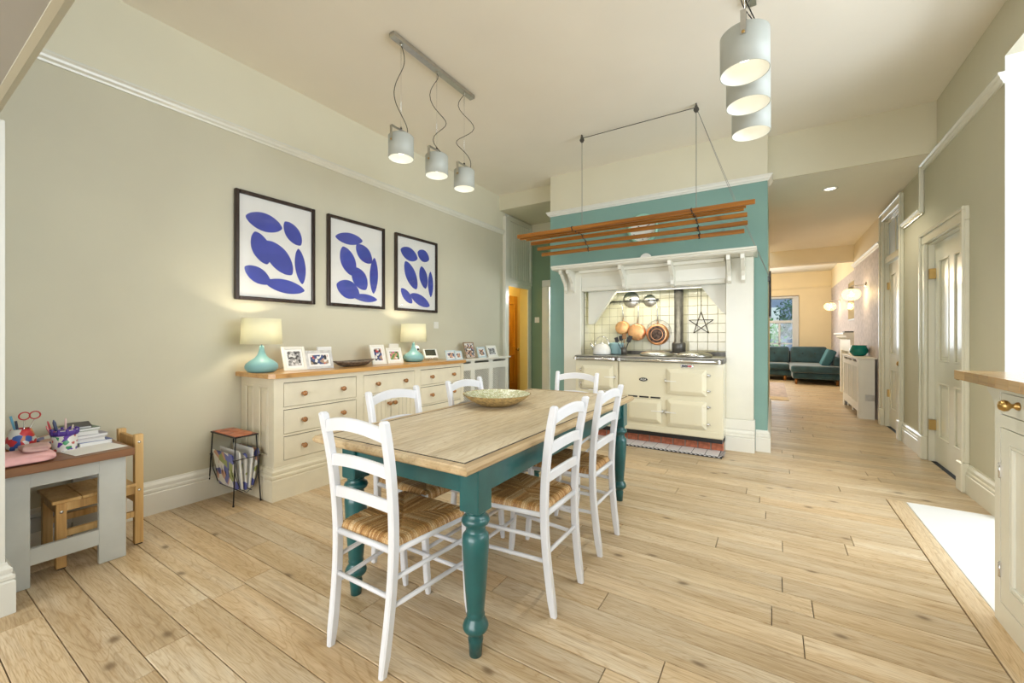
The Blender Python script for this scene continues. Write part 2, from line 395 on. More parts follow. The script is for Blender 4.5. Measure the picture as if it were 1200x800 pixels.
while y < 15:
    y1 = y+PW
    xa, xb = XL-.02, (XR+.02 if y >= 4.04 else .722)
    if y < .2: xa, xb = -4.5, 1.2
    if y > 10: xa, xb = -3.4, 1.5
    elif y > 6.5: xa = -.05
    x = xa
    first = True
    while x < xb-.01:
        L = rr.uniform(.9, 1.9) if not first else rr.uniform(.3, 1.7)
        first = False
        x1 = min(x+L, xb)
        if xb-x1 < .3: x1 = xb
        if .14 < y < 5.6 and not (y > 5.2 and x1 < -.3):
            m = MB(); plank(m, x, x1, y, y1); m.build('plank', M_plank, floor)
        else:
            n0 = len(far.bm.faces); plank(far, x, x1, y, y1); farr += [rr.random()]*(len(far.bm.faces)-n0)
        x = x1
    y = y1; rowi += 1
fo = far.build('distant_planks', M_plank2, floor, stuff=True)
at = fo.data.attributes.new('rnd', 'FLOAT', 'FACE')
for i, v in enumerate(farr): at.data[i].value = v
box(  .725, .832, -1.5, 4.132, -.013, .002, bv=.0015).build('border_board', M_plankY, floor)
for i in range(8):
    for j in range(5):
        x0 = .836+j*.6; y1 = 4.132-i*.6
        x1 = min(x0+.597, 3.6)
        box(x0, x1, y1-.597, y1, -.013, 0.0, bv=.0015).build('stone_tile', M_stone, floor)

# ------------------------------------------------------------ walls and ceilings
m = MB(); m.box(XL-.15, XL, -.2, 5.56, 0, 2.87); struct(m, 'wall_left', M_wall)
struct(box(XL-.15, XL, -.2, 5.56, 2.87, CE), 'wall_left_upper', M_cream)
RL = MB().mould(RAIL, (XL, .30), (XL, 5.52), (1, 0), 2.83); struct(RL, 'trim_1', M_warmw)
struct(MB().mould(SK_P, (XL, .30), (XL, 5.5), (1, 0)), 'baseboard_left', M_white)
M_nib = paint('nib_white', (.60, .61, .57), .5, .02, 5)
# near opening: stub wall and deep beam over the opening
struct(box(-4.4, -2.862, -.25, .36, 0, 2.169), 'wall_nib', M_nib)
m = MB().mould(SK_P, (-2.862, .36), (-2.862, -.25), (1, 0), 0, 1); m.mould(SK_P, (-2.862, .36), (-3.6, .36), (0, 1), 0, 1); struct(m, 'baseboard_nib', M_nib)
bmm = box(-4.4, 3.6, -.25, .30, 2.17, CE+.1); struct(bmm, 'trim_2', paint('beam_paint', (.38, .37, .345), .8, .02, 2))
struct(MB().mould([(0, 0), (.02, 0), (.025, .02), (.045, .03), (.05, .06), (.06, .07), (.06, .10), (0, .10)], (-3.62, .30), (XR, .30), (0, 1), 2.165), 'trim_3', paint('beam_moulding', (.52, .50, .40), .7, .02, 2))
struct(box(-4.4, XR+.12, .1, 5.40, CE, CE+.12), 'ceiling', M_ceil)
# left alcove, lower ceiling, green back wall
struct(box(XL-.15, -2.6, 5.40, 6.6, 3.19, CE+.12), 'ceiling_alcove', M_cream)
struct(box(XL-.15, XL, 5.56, 6.5, 2.07, 3.19), 'wall_cupboard', M_warmw)
# tall post at end of left wall, vee-groove cupboard front above the doorway
struct(MB().box(XL-.02, XL+.05, 5.50, 5.60, 0, 3.13, bv=.006), 'trim_4', M_warmw)
cb = thing('high_cupboard', 'tall cream vee-grooved cupboard front above the narrow doorway in the left corner', 'cupboard', (XL+.01, 6.0, 2.1))
m = MB(); m.box(XL+.001, XL+.03, 5.61, 6.39, 2.10, 2.16, bv=.004).box(XL+.001, XL+.03, 5.61, 6.39, 3.09, 3.17, bv=.004)
m.box(XL+.001, XL+.03, 5.61, 5.67, 2.16, 3.09).box(XL+.001, XL+.03, 6.33, 6.39, 2.16, 3.09); m.build('door_frame', M_warmw, cb)
for i in range(9): box(XL+.001, XL+.018, 5.672+i*.073, 5.742+i*.073, 2.162, 3.088, bv=.004).build('board', M_warmw, cb)
d3 = struct(MB().box(XL+.001, XL+.02, 5.601, 5.63, 0, 2.03).box(XL+.001, XL+.02, 6.27, 6.38, 0, 2.03).box(XL+.001, XL+.021, 5.601, 6.38, 2.031, 2.099), 'door_3', M_warmw)
struct(box(XL-.15, XL, 6.27, 6.5, 0, 2.07), 'wall_alcove_left', M_yellow)
m = MB().box(-3.8, -3.375, 6.40, 6.52, 0, 2.86).box(-3.375, -2.55, 6.40, 6.52, 2.16, 2.86); struct(m, 'wall_alcove', M_green)
struct(box(-3.8, -2.55, 6.40, 6.52, 2.86, 3.2), 'wall_alcove_upper', M_cream)
struct(MB().mould(RAIL, (XL, 6.4), (-2.6, 6.4), (0, -1), 2.83), 'trim_5', M_white)
struct(MB().box(-3.385, -3.265, 6.365, 6.399, 0, 2.07, bv=.008).box(-3.385, -2.61, 6.364, 6.399, 2.071, 2.19, bv=.008).box(-3.2645, -3.245, 6.37, 6.52, 0, 2.07), 'door_4', M_warmw)
struct(box(-3.8, -2.2, 7.6, 7.7, 0, 3), 'wall_beyond_alcove', M_baywall)
struct(box(-3.5, -3.4, 6.521, 7.6, 0, 2.6), 'wall_hall_side', M_baywall)
struct(box(-5.0, -2.2, 6.52, 7.7, 2.6, 2.7), 'ceiling_hall', M_ceil)
# yellow hall behind the narrow doorway
struct(box(-4.75, -4.6, 5.0, 9.0, 0, 2.8), 'wall_hall', M_yellow)
struct(box(-4.75, XL-.15, 8.9, 9.0, 0, 2.8), 'wall_hall_end', M_yellow)
struct(box(-4.75, XL-.15, 5.0, 5.1, 0, 2.8), 'wall_hall_near', M_yellow)
struct(box(-4.75, XL-.15, 5.1, 9.0, 2.7, 2.8), 'ceiling_yellow_hall', M_ceil)
struct(box(-3.9, -3.8, 6.5, 9.0, 0, 2.8), 'wall_hall_right', M_yellow)
point('hall_lamp', (-4.1, 6.4, 2.3), 22, (1, .88, .6), .08)
point('back_room_fill', (-2.8, 7.0, 2.0), 30, (1, .97, .95), .08)  # unseen light added so the room beyond the alcove looks bright white
def panel_door(name, mat, X, sx, y0, y1, z0, z1, panels, lab=None):
    """leaf in the plane x=X, face toward sx; raised frame around recessed panels"""
    a, b2 = X, X-sx*.035
    m = MB(); m.box(a-sx*.012, b2, y0, y1, z0, z1)
    ys = sorted({y0, y1, *[p[0] for p in panels], *[p[1] for p in panels]})
    zs = sorted({z0, z1, *[p[2] for p in panels], *[p[3] for p in panels]})
    for i in range(len(ys)-1):
        for j in range(len(zs)-1):
            cy, cz = (ys[i]+ys[i+1])/2, (zs[j]+zs[j+1])/2
            if not any(p[0] < cy < p[1] and p[2] < cz < p[3] for p in panels):
                m.box(a, a-sx*.014, ys[i], ys[i+1], zs[j], zs[j+1])
    o = struct(m, name, mat)
    for p in panels:
        q = MB(); w_ = .018
        for (u0, u1, v0, v1) in ((p[0], p[0]+w_, p[2]+w_, p[3]-w_), (p[1]-w_, p[1], p[2]+w_, p[3]-w_), (p[0], p[1], p[2], p[2]+w_), (p[0], p[1], p[3]-w_, p[3])):
            q.box(a+sx*.004, a-sx*.012, u0, u1, v0, v1, bv=.004)
        q.box(a-sx*.006, a-sx*.013, p[0]+.045, p[1]-.045, p[2]+.045, p[3]-.045, bv=.004)
        q.build('panel', mat, o)
    return o
o = panel_door('door_5', M_orange, -4.57, 1, 6.75, 7.50, .01, 2.06, [(6.86, 7.08, .25, .85), (7.17, 7.39, .25, .85), (6.86, 7.08, 1.0, 1.9), (7.17, 7.39, 1.0, 1.9)])
MB().lathe([(.0, 0), (.012, .0), (.012, .03), (.03, .04), (.034, .055), (.025, .07), (0, .075)], (-4.57, 7.44, .95), 16, 0).build('door_knob', M_chrome, o)
# chimney breast with range niche
BX0, BX1, BY = -2.60, -.042, 5.14
NX0, NX1, NZ = -2.10, -.43, 1.81
m = MB()
m.box(BX0, NX0, BY, 6.5, 0, 2.88).box(NX1, BX1, BY, 6.5, 0, 2.88).box(NX0, NX1, BY, 5.62, NZ, 2.88).box(NX0, NX1, 5.53, 6.5, 0, 2.88)
struct(m, 'wall_back', M_teal)
struct(box(BX0, BX1, BY, 6.5, 2.88, CE+.1), 'wall_back_upper', M_cream)
m = MB().mould(RAIL, (BX0, BY), (BX1, BY), (0, -1), 2.865, 1, 1)
m.mould(RAIL, (BX1, BY), (BX1, 5.38), (1, 0), 2.865, 1).mould(RAIL, (BX0, BY), (BX0, 6.35), (-1, 0), 2.865, 1); struct(m, 'trim_6', M_white)
m = MB().mould(SK_P, (-.15, BY), (BX1, BY), (0, -1), 0, 0, 1).mould(SK_P, (BX1, BY), (BX1, 8.0), (1, 0), 0, 1); struct(m, 'baseboard_back', M_white)
struct(MB().mould(SK_P, (BX0, BY), (-2.36, BY), (0, -1)), 'baseboard_back_left', M_white)
# niche lining with real tiles
nb = struct(box(NX0, NX1, 5.50, 5.53, .0, NZ), 'wall_niche', M_grout)
tp = .1105
tm = MB().box(0, tp-.0032, -.006, 0, 0, tp-.0032, bv=.002); t0 = tm.build('tile', M_tile, nb)
first = True
z = .935
while z < NZ-.02:
    x = NX0+.004
    while x < NX1-.05:
        if first: t0.location = (x, 5.50, z); first = False
        else: copyobj(t0, nb, (x, 5.50, z))
        x += tp
    z += tp
ns = struct(box(NX0-.03, NX0+.001, BY, 5.50, 0, NZ), 'wall_niche_side', M_grout)
tm = MB().box(0, .006, 0, tp-.0032, 0, tp-.0032, bv=.002); t1 = tm.build('tile', M_tile, ns); first = True
z = .935
while z < NZ-.02:
    for k in range(3):
        if first: t1.location = (NX0+.001, 5.155+k*tp, z); first = False
        else: copyobj(t1, ns, (NX0+.001, 5.155+k*tp, z))
    z += tp
struct(box(NX1-.001, NX1+.03, BY, 5.50, 0, NZ), 'wall_niche_right', M_tile)
# corner braces in the niche
m = MB().prism([(NX0+.05, 5.16, 1.80), (NX0+.05, 5.16, 1.38), (NX0+.12, 5.16, 1.38), (NX0+.42, 5.16, 1.80)], (0, .07, 0)); struct(m, 'trim_7', M_warmw)
m = MB().prism([(NX1-.01, 5.16, 1.80), (NX1-.01, 5.16, 1.46), (NX1-.05, 5.16, 1.50), (NX1-.27, 5.16, 1.80)], (0, .07, 0)); struct(m, 'trim_8', M_warmw)

# right wall with two doors; kitchen bay to the right
d1 = (4.72, 5.64, 2.13); d2 = (6.62, 7.50, 2.79)
m = MB(); X1 = XR+.16
m.box(XR, X1, 4.05, d1[0], 0, 2.92).box(XR, X1, d1[0], d1[1], d1[2], 2.92).box(XR, X1, d1[1], d2[0], 0, 2.92).box(XR, X1, d2[0], d2[1], d2[2], 2.92)
m.box(XR, X1, d2[1], 7.72, 0, 2.92); struct(m, 'wall_right', M_khaki)
m = MB().box(XR, X1, 4.05, 7.72, 2.92, CE+.1).box(XR, X1, -.25, 4.05, 3.07, CE+.1); struct(m, 'wall_right_upper', paint('upper_right', (.66, .63, .50), .8, .02, 2))
m = MB().mould(RAIL, (XR, 4.044), (XR, 5.74), (-1, 0), 2.89, 1)
m.box(XR-.040, XR, 5.741, 5.79, 2.465, 2.955, bv=.012).mould(RAIL, (XR, 5.79), (XR, 6.50), (-1, 0), 2.46); struct(m, 'trim_9', M_warmw)
m = MB().mould(SK_P, (XR, 4.05), (XR, 4.61), (-1, 0)).mould(SK_P, (XR, 5.76), (XR, 6.5), (-1, 0)); struct(m, 'baseboard_right', M_doorp)
def casing(name, y0, y1, zt, w_=.11, mat=M_doorp):
    m = MB()
    for sg, yi in ((-1, y0), (1, y1)):
        m.box(XR-.03, XR, yi, yi+sg*w_, .23, zt, bv=.006); m.box(XR-.046, XR-.029, yi+sg*(w_-.03), yi+sg*w_, .235, zt+w_-.03, bv=.005)
        m.box(XR-.052, XR, yi-sg*.001, yi+sg*(w_+.005), 0, .232, bv=.008)
    m.box(XR-.0305, XR, y0-w_, y1+w_, zt+.0005, zt+w_, bv=.006); m.box(XR-.0465, XR-.029, y0-w_-.001, y1+w_+.001, zt+w_-.03, zt+w_+.001, bv=.006)
    m.box(XR+.001, XR+.07, y0-.0012, y0+.012, 0, zt-.012).box(XR+.001, XR+.07, y1-.012, y1+.0012, 0, zt-.012).box(XR+.001, XR+.07, y0-.0012, y1+.0012, zt-.012, zt+.001)
    return struct(m, name, mat)
casing('trim_10', *d1); casing('trim_11', *d2)
def knob_door(o, X, y, z, mt=M_brass):
    MB().lathe([(.028, 0), (.026, -.006), (.010, -.010), (.009, -.035), (.024, -.045), (.030, -.058), (.024, -.072), (0, -.078)], (X, y, z), 18, 0).build('door_knob', mt, o)
c = (d1[0]+d1[1])/2
o = panel_door('door_1', M_doorp, XR+.045, -1, d1[0]+.014, d1[1]-.014, .012, d1[2]-.014, [(c-.33, c-.06, .25, .78), (c+.06, c+.33, .25, .78), (c-.33, c-.06, .98, 1.95), (c+.06, c+.33, .98, 1.95)])
knob_door(o, XR+.045, d1[0]+.09, .89)
for z in (.31, 1.78): box(XR+.012, XR+.05, d1[1]-.022, d1[1]-.012, z, z+.10, bv=.002).build('hinge', M_brass, o); 
for z in (.31, 1.78): box(XR-.004, XR+.045, d1[1]-.052, d1[1]-.013, z, z+.10, bv=.002).build('hinge', M_brass, o)
c = (d2[0]+d2[1])/2
o = panel_door('door_2', M_doorp, XR+.045, -1, d2[0]+.014, d2[1]-.014, .012, 2.20, [(c-.33, c-.06, .25, .78), (c+.06, c+.33, .25, .78), (c-.33, c-.06, .98, 2.05), (c+.06, c+.33, .98, 2.05)])
knob_door(o, XR+.045, d2[0]+.09, .89)
for z in (.4, 1.85): box(XR+.02, XR+.05, d2[1]-.024, d2[1]-.013, z, z+.10, bv=.002).build('hinge', M_brass, o)
wn = struct(MB().box(XR+.005, XR+.06, d2[0]+.012, d2[1]-.012, 2.21, 2.29).box(XR+.02, XR+.06, d2[0]+.012, d2[0]+.06, 2.29, 2.775).box(XR+.02, XR+.06, d2[1]-.06, d2[1]-.012, 2.29, 2.775).box(XR+.02, XR+.06, d2[0]+.06, d2[1]-.06, 2.74, 2.775).box(XR+.025, XR+.055, c-.012, c+.012, 2.29, 2.74), 'window_1', M_doorp)
box(XR+.035, XR+.041, d2[0]+.06, c-.012, 2.29, 2.74).build('pane', M_frost, wn); box(XR+.035, XR+.041, c+.012, d2[1]-.06, 2.29, 2.74).build('pane', M_frost, wn)
# bay
struct(box(XR+.16, 3.8, 4.05, 4.20, 0, 3.4), 'wall_bay', M_baywall)
struct(box(XR+.001, XR+.161, 4.045, 4.051, .0, 3.07), 'trim_12', M_baywall)
struct(MB().mould(RAIL, (XR, 4.044), (3.6, 4.044), (0, -1), 2.89, 1), 'trim_13', M_baywall)
struct(box(XR+.16, 3.8, -.25, 4.2, 3.20, 3.4), 'ceiling_bay', M_ceil)
m = MB().box(3.6, 3.75, -4.1, .4, 0, 3.2).box(3.6, 3.75, 3.7, 4.2, 0, 3.2).box(3.6, 3.75, .4, 3.7, 0, .85).box(3.6, 3.75, .4, 3.7, 2.75, 3.2); struct(m, 'wall_bay_right', M_baywall)
m = MB()
for yy in (.4, 1.48, 2.56, 3.64): m.box(3.62, 3.70, yy, yy+.06, .85, 2.75)
m.box(3.62, 3.70, .4, 3.7, .85, .92).box(3.62, 3.70, .4, 3.7, 2.69, 2.75); struct(m, 'window_2', M_white)
# unseen space behind the photographer, openings added to let light in
m = MB().box(-4.4, -3.6, -4.2, -4.05, 0, 2.6).box(1.4, 3.75, -4.2, -4.05, 0, 2.6).box(-3.6, 1.4, -4.2, -4.05, 2.4, 2.6); struct(m, 'wall_front', M_baywall)
struct(box(-4.5, -4.4, -4.2, .36, 0, 2.6), 'wall_near_left', M_baywall)
struct(box(-4.5, 3.75, -4.2, -.2, 2.6, 2.75), 'ceiling_near', M_ceil)
m = MB()
for xx in (-3.6, -2.35, -1.1, .1, 1.34): m.box(xx, xx+.06, -4.16, -4.08, 0, 2.4)
struct(m, 'window_3', M_white)
# passage and living room
struct(box(BX1-.0, X1, 5.40, 10.0, 2.94, CE+.12), 'ceiling_passage', M_ceil)
struct(box(BX1-.0, X1, 5.385, 5.401, 2.94, CE+.0), 'trim_14', M_cream)
struct(box(-.14, BX1, 6.5, 9.2, 0, 2.94), 'wall_passage_left', M_living)
struct(box(-3.5, X1, 10.0, 10.25, 2.65, 3.4), 'trim_15', M_living)
struct(box(-3.5, X1+.3, 10.25, 15.2, 3.12, 3.4), 'ceiling_living', M_ceil)
struct(box(-3.6, -.14, 9.1, 9.2, 0, 3.2), 'wall_living_near', M_living)
struct(box(-3.65, -3.5, 9.2, 15.2, 0, 3.4), 'wall_living_left', M_living)
m = MB().box(XR, X1, 7.72, 10.0, 0, 2.52).box(XR+.14, X1+.16, 10.0, 15.2, 0, 2.60); struct(m, 'wall_living_right', M_lilac)
m = MB().box(XR, X1, 7.72, 10.0, 2.52, 2.94).box(XR+.14, X1+.16, 10.0, 15.2, 2.60, 3.12); struct(m, 'wall_living_right_upper', M_living)
m = MB().mould(RAIL, (XR, 7.72), (XR, 10.0), (-1, 0), 2.50); struct(m, 'trim_16', M_white)
struct(MB().mould(SK_P, (XR+.14, 10.0), (XR+.14, 15), (-1, 0)).mould(SK_P, (XR, 9.65), (XR, 10), (-1, 0)), 'baseboard_living', M_white)
FW = (-1.6, .58, .55, 2.36)
m = MB().box(-3.5, FW[0], 15, 15.15, 0, 3.2).box(FW[1], 1.6, 15, 15.15, 0, 3.2).box(FW[0], FW[1], 15, 15.15, 0, FW[2]).box(FW[0], FW[1], 15, 15.15, FW[3], 3.2); struct(m, 'wall_far', M_living)
struct(MB().mould(RAIL, (-3.5, 15), (1.44, 15), (0, -1), 2.62), 'trim_17', M_living)
m = MB().box(FW[1]-.07, FW[1]+.09, 14.96, 15.05, FW[2]+.001, FW[3]-.001, bv=.01).box(FW[0]-.09, FW[1]+.09, 14.959, 15.051, FW[3], FW[3]+.09, bv=.01).box(FW[0], FW[1], 14.98, 15.08, 1.62, 1.70, bv=.01)
m.box(FW[0]-.1, FW[1]+.1, 14.92, 15.08, FW[2]-.05, FW[2], bv=.01)
for xx in (.16, -.5): m.box(xx, xx+.05, 15.0, 15.06, FW[2], 1.62)
m.box(FW[0], FW[1], 15.0, 15.06, .98, 1.02)
wf = struct(m, 'window_4', paint('window_paint', (.62, .66, .72), .5, .02, 4, 0))
box(FW[0], FW[1]-.07, 15.03, 15.035, FW[2], FW[3]).build('pane', M_glass, wf)
cp = MB().cyl((-1.7, 14.93, 2.43), (.66, 14.93, 2.43), .008); solo(cp, 'curtain_pole', M_brass, 'thin brass curtain pole over the far living room window', 'curtain pole', (-.5, 14.93, 2.40))
# garden seen through the far window
rg = random.Random(5)
def bush(name, loc, r, col, label, n=900):
    mt = paint(name+'_leaf', col, .7, .35, 3, 0)
    t = thing(name, label, 'bush', (loc[0], loc[1], 0))
    m = MB()
    for i in range(n):
        a = rg.uniform(0, 2*pi); e = rg.uniform(-1, 1); q = r*(.6+.4*rg.random())
        p = Vector((loc[0]+q*cos(a)*math.sqrt(1-e*e), loc[1]+q*sin(a)*math.sqrt(1-e*e), loc[2]+q*e))
        s_ = rg.uniform(.05, .11); u = Vector((rg.uniform(-1, 1), rg.uniform(-1, 1), rg.uniform(-1, 1))).normalized(); v = u.orthogonal().normalized()
        m._add([p-u*s_, p+v*s_*.5, p+u*s_, p-v*s_*.5], [(0, 1, 2, 3)])
    m.build('foliage', mt, t, stuff=True)
    MB().tube([(loc[0], loc[1], -.1), (loc[0], loc[1], loc[2])], .06, 8).build('stem', M_brown, t)
bush('garden_bush', (-.6, 18.5, 1.0), 1.1, (.12, .32, .08), 'leafy green bush outside the left half of the far window')
bush('garden_tree', (1.0, 19.5, 1.9), 1.0, (.05, .12, .07), 'dark leafy tree outside the right half of the far window')
hs = thing('neighbour_house', 'grey neighbouring house seen through the far living room window', 'house', (.3, 24, 0))
box(-5, 6, 23.5, 27, -.1, 4.2).build('wall', paint('house_render', (.25, .30, .40), .8, .1, 1), hs)
MB().prism([(-5.4, 23.2, 4.2), (-5.4, 27.4, 4.2), (-5.4, 25.3, 6)], (11.8, 0, 0)).build('roof', paint('slate', (.12, .14, .18), .7, .1, 4), hs)
box(-.9, .3, 23.44, 23.5, 1.2, 2.6).build('window', M_white, hs)
struct(box(-12, 12, 15.2, 40, -.2, -.1), 'floor_garden', paint('garden_ground', (.10, .16, .06), .9, .3, 1))

# ============================================================ OBJECTS
def disc_knob(par, x, y, z, mt=M_knob, r=.021, sgn=1):
    """turned ball knob pointing along sgn*x"""
    s = sgn
    MB().lathe([(.013, 0), (.012, s*.004), (.008, s*.010), (.009, s*.014), (r*.85, s*.020), (r, s*.030), (r*.85, s*.040), (r*.4, s*.046), (0, s*.047)], (x, y, z), 16, 0).build('knob', mt, par)
# ---- dining table
tb = thing('dining_table', 'long bleached pine dining table on teal painted turned legs', 'table', (-1.345, 2.15, 0))
TX0, TX1, TY0, TY1, TZ = -1.785, -.895, 1.13, 3.165, .765
inx = .045
nb_ = 4; ww = (TX1-TX0-2*inx)/nb_
for i in range(nb_):
    box(TX0+inx+i*ww+.0003, TX0+inx+(i+1)*ww-.0003, TY0+inx, TY1-inx, TZ-.03, TZ, bv=.0008).build('top_board', M_tabletop, tb)
m = MB()
prof = [(.001, -.034), (.026, -.034), (.035, -.026), (.038, -.012), (.032, -.006), (.030, 0), (.001, 0)]
g_ = .012
for p0, p1, n_ in (((TX0+inx-g_, TY0), (TX0+inx-g_, TY1), (-1, 0)), ((TX1-inx+g_, TY0), (TX1-inx+g_, TY1), (1, 0)), ((TX0+inx-g_, TY0+inx-g_), (TX1-inx+g_, TY0+inx-g_), (0, -1)), ((TX0+inx-g_, TY1-inx+g_), (TX1-inx+g_, TY1-inx+g_), (0, 1))):
    d_ = Vector((p1[0]-p0[0], p1[1]-p0[1])).normalized(); long_ = n_[1] == 0
    V = []
    for P_, sg in ((p0, -1), (p1, 1)):
        for a, b_ in prof:
            if long_: q = (P_[0]+n_[0]*a, (TY0+inx-g_ if sg < 0 else TY1-inx+g_)+sg*a)
            else: q = ((TX0+inx-g_ if sg < 0 else TX1-inx+g_)+sg*a, P_[1]+n_[1]*a)
            V.append((*q, TZ+b_))
    k_ = len(prof); m = MB(); m._add(V, [tuple(range(k_)), tuple(range(k_, 2*k_))]+[(i, (i+1) % k_, k_+(i+1) % k_, k_+i) for i in range(k_)]); m.build('edge_moulding', M_tabedge, tb)
M_groove = flat('dark_groove', (.05, .04, .03), .8)
m = MB()
for q in ((TX0+inx-g_, TX0+inx, TY0+inx-g_, TY1-inx+g_), (TX1-inx, TX1-inx+g_, TY0+inx-g_, TY1-inx+g_), (TX0+inx, TX1-inx, TY0+inx-g_, TY0+inx), (TX0+inx, TX1-inx, TY1-inx, TY1-inx+g_)): m.box(*q, TZ-.02, TZ-.0012)
m.build('groove_line', M_groove, tb)
box(TX0+inx-.02, TX1-inx+.02, TY0+inx-.02, TY1-inx+.02, TZ-.034, TZ-.031).build('sub_top', M_gap, tb)
LX = (-1.675, -.985); LY = (1.275, 3.045)
lx = (-1.675, -.965)
for a, b_, c_, d_ in ((lx[0], lx[1], 1.245, 1.268), (lx[0], lx[1], 3.05, 3.073)): box(a, b_, c_, d_, .622, .731).build('apron', M_tgreen, tb)
for xx in (lx[0]-.03, lx[1]+.007): box(xx, xx+.023, 1.275, 3.045, .622, .731).build('apron', M_tgreen, tb)
LP = [(.024, 0), (.028, .055), (.030, .064), (.024, .078), (.036, .09), (.047, .102), (.050, .114), (.045, .128), (.034, .145), (.031, .152), (.036, .158), (.032, .166), (.034, .175), (.041, .26), (.048, .36), (.052, .44), (.050, .462), (.040, .474), (.036, .478), (.038, .486), (.034, .493), (.050, .506), (.055, .518), (.050, .531), (.036, .541), (.040, .549), (.043, .556)]
for ax in lx:
    for ay in LY:
        m = MB().lathe(LP, (ax, ay, 0), 28); m.box(ax-.045, ax+.045, ay-.045, ay+.045, .555, .732, bv=.004); m.build('leg', M_tgreen, tb)
# ---- chairs
def make_chair():
    t = thing('dining_chair', '', 'chair', (0, 0, 0), 'white ladder-back chairs round the table')
    def px(z, s): return s*(.150+.026*z/.915)
    def py(z):
        if z < .45: return -.225+.040*math.sin(z/.45*pi/2)
        k = (z-.45)/.465; return -.185-.050*k*k-.005*k
    for s in (-1, 1):
        rings = []
        for i in range(15):
            z = .915*i/14; hw = .0148; hd = .0175 if z < .85 else .016; 
            if i == 0: hw = .012; hd = .014
            cx, cy = px(z, s), py(z); b_ = .005
            rings.append([(cx-hw+b_, cy-hd, z), (cx+hw-b_, cy-hd, z), (cx+hw, cy-hd+b_, z), (cx+hw, cy+hd-b_, z), (cx+hw-b_, cy+hd, z), (cx-hw+b_, cy+hd, z), (cx-hw, cy+hd-b_, z), (cx-hw, cy-hd+b_, z)])
        top = [(px(.922, s)+(p[0]-px(.915, s))*.6, py(.915)+(p[1]-py(.915))*.6, .922) for p in rings[-1]]
        MB().loft(rings+[top], smooth=False).build('back_post', M_chair, t)
        MB().lathe([(.010, 0), (.011, .004), (.009, .006)], (px(0, s), py(0), -.002), 10).build('foot_pad', M_black, t)
        rings = []
        for i in range(8):
            z = .462*i/7; fx = s*.196; fy = .190+.024*(1-z/.462)**2; h_ = .0145 if i else .011; b_ = .005
            rings.append([(fx-h_+b_, fy-h_, z), (fx+h_-b_, fy-h_, z), (fx+h_, fy-h_+b_, z), (fx+h_, fy+h_-b_, z), (fx+h_-b_, fy+h_, z), (fx-h_+b_, fy+h_, z), (fx-h_, fy+h_-b_, z), (fx-h_, fy-h_+b_, z)])
        MB().loft(rings, smooth=False).build('front_leg', M_chair, t)
        for zz in (.235, .335): MB().cyl((px(zz, s), py(zz), zz), (s*.196, .192, zz+.004), .0095, n=10).build('side_rung', M_chair, t)
        MB().box(0, .024, 0, .02, 0, 1, mat=Matrix.Identity(4)) if False else None
        a = Vector((px(.44, s), py(.44), .437)); b2 = Vector((s*.196, .190, .437))
        MB().tube([a, b2], .013, 8).build('seat_rail', M_chair, t)
    for zz in (.27,): MB().cyl((px(zz, -1), py(zz), zz), (px(zz, 1), py(zz), zz), .0095, n=10).build('back_rung', M_chair, t)
    for zz in (.20, .31): MB().cyl((-.196, .192, zz), (.196, .192, zz), .0095, n=10).build('front_rung', M_chair, t)
    MB().cyl((-.196, .190, .437), (.196, .190, .437), .013, n=8).build('seat_rail', M_chair, t)
    MB().cyl((px(.44, -1), py(.44), .437), (px(.44, 1), py(.44), .437), .013, n=8).build('seat_rail', M_chair, t)
    for z0, z1, arch, bow in ((.838, .888, .028, .024), (.704, .750, .018, .022), (.578, .620, .014, .020)):
        rings = []
        for i in range(13):
            u = -1+2*i/12; q = 1-u*u; x = px((z0+z1)/2, 1)*u; y = py((z0+z1)/2)-bow*q*.8
            za, zb = z0+arch*q*1.05, z1+arch*q
            rings.append([(x, y-.008, za), (x, y+.008, za), (x, y+.008, zb-.004), (x, y+.004, zb), (x, y-.004, zb), (x, y-.008, zb-.004)])
        MB().loft(rings, smooth=False).build('back_slat', M_chair, t)
    # woven rush seat: four triangles of strands running square to their rail
    n = 110; V = []; rs = random.Random(11); NS = 40
    amp = [[rs.uniform(.35, 1) for _ in range(NS+2)] for _ in range(4)]; colv = [[rs.random() for _ in range(NS+2)] for _ in range(4)]
    strand = []
    for j in range(n+1):
        for i in range(n+1):
            s_, t_ = -1+2*i/n, -1+2*j/n
            hw = .166+(.206-.166)*(t_+1)/2; x = s_*hw; y = .013+t_*.192
            tri = (0 if s_ > 0 else 1) if abs(s_) > abs(t_) else (2 if t_ > 0 else 3)
            idx = (t_ if tri < 2 else s_)*NS/2+NS/2+.12*math.sin(9*(s_ if tri < 2 else t_)+tri)
            k = min(NS, max(0, int(idx))); rd = abs(math.sin(pi*idx))
            e = max(abs(s_), abs(t_)); z = .474-.004*(1-e)*1.5
            if e > .84: q = (e-.84)/.16; z -= .030*(1-math.sqrt(max(0, 1-q*q)))
            z += .0042*rd*amp[tri][k]-.002*(1-min(1, abs(abs(s_)-abs(t_))*9))
            V.append((x, y, z)); strand.append(.65*colv[tri][k]+.35*rd)
    F = []
    for j in range(n):
        for i in range(n):
            a = j*(n+1)+i; F.append((a, a+1, a+n+2, a+n+1))
    m = MB(); vs, fs = m._add(V, F, True)
    edge = [(i, 0) for i in range(n)]+[(n, j) for j in range(n)]+[(i, n) for i in range(n, 0, -1)]+[(0, j) for j in range(n, 0, -1)]
    lo = []
    for (i, j) in edge:
        p = V[j*(n+1)+i]; lo.append(m.bm.verts.new((p[0]*.985, .013+(p[1]-.013)*.985, .430)))
        strand.append(strand[j*(n+1)+i])
    E_ = [vs[j*(n+1)+i] for (i, j) in edge]
    for k in range(len(E_)):
        k2 = (k+1) % len(E_); f = m.bm.faces.new([E_[k], E_[k2], lo[k2], lo[k]]); f.smooth = True
    m.bm.faces.new(lo)
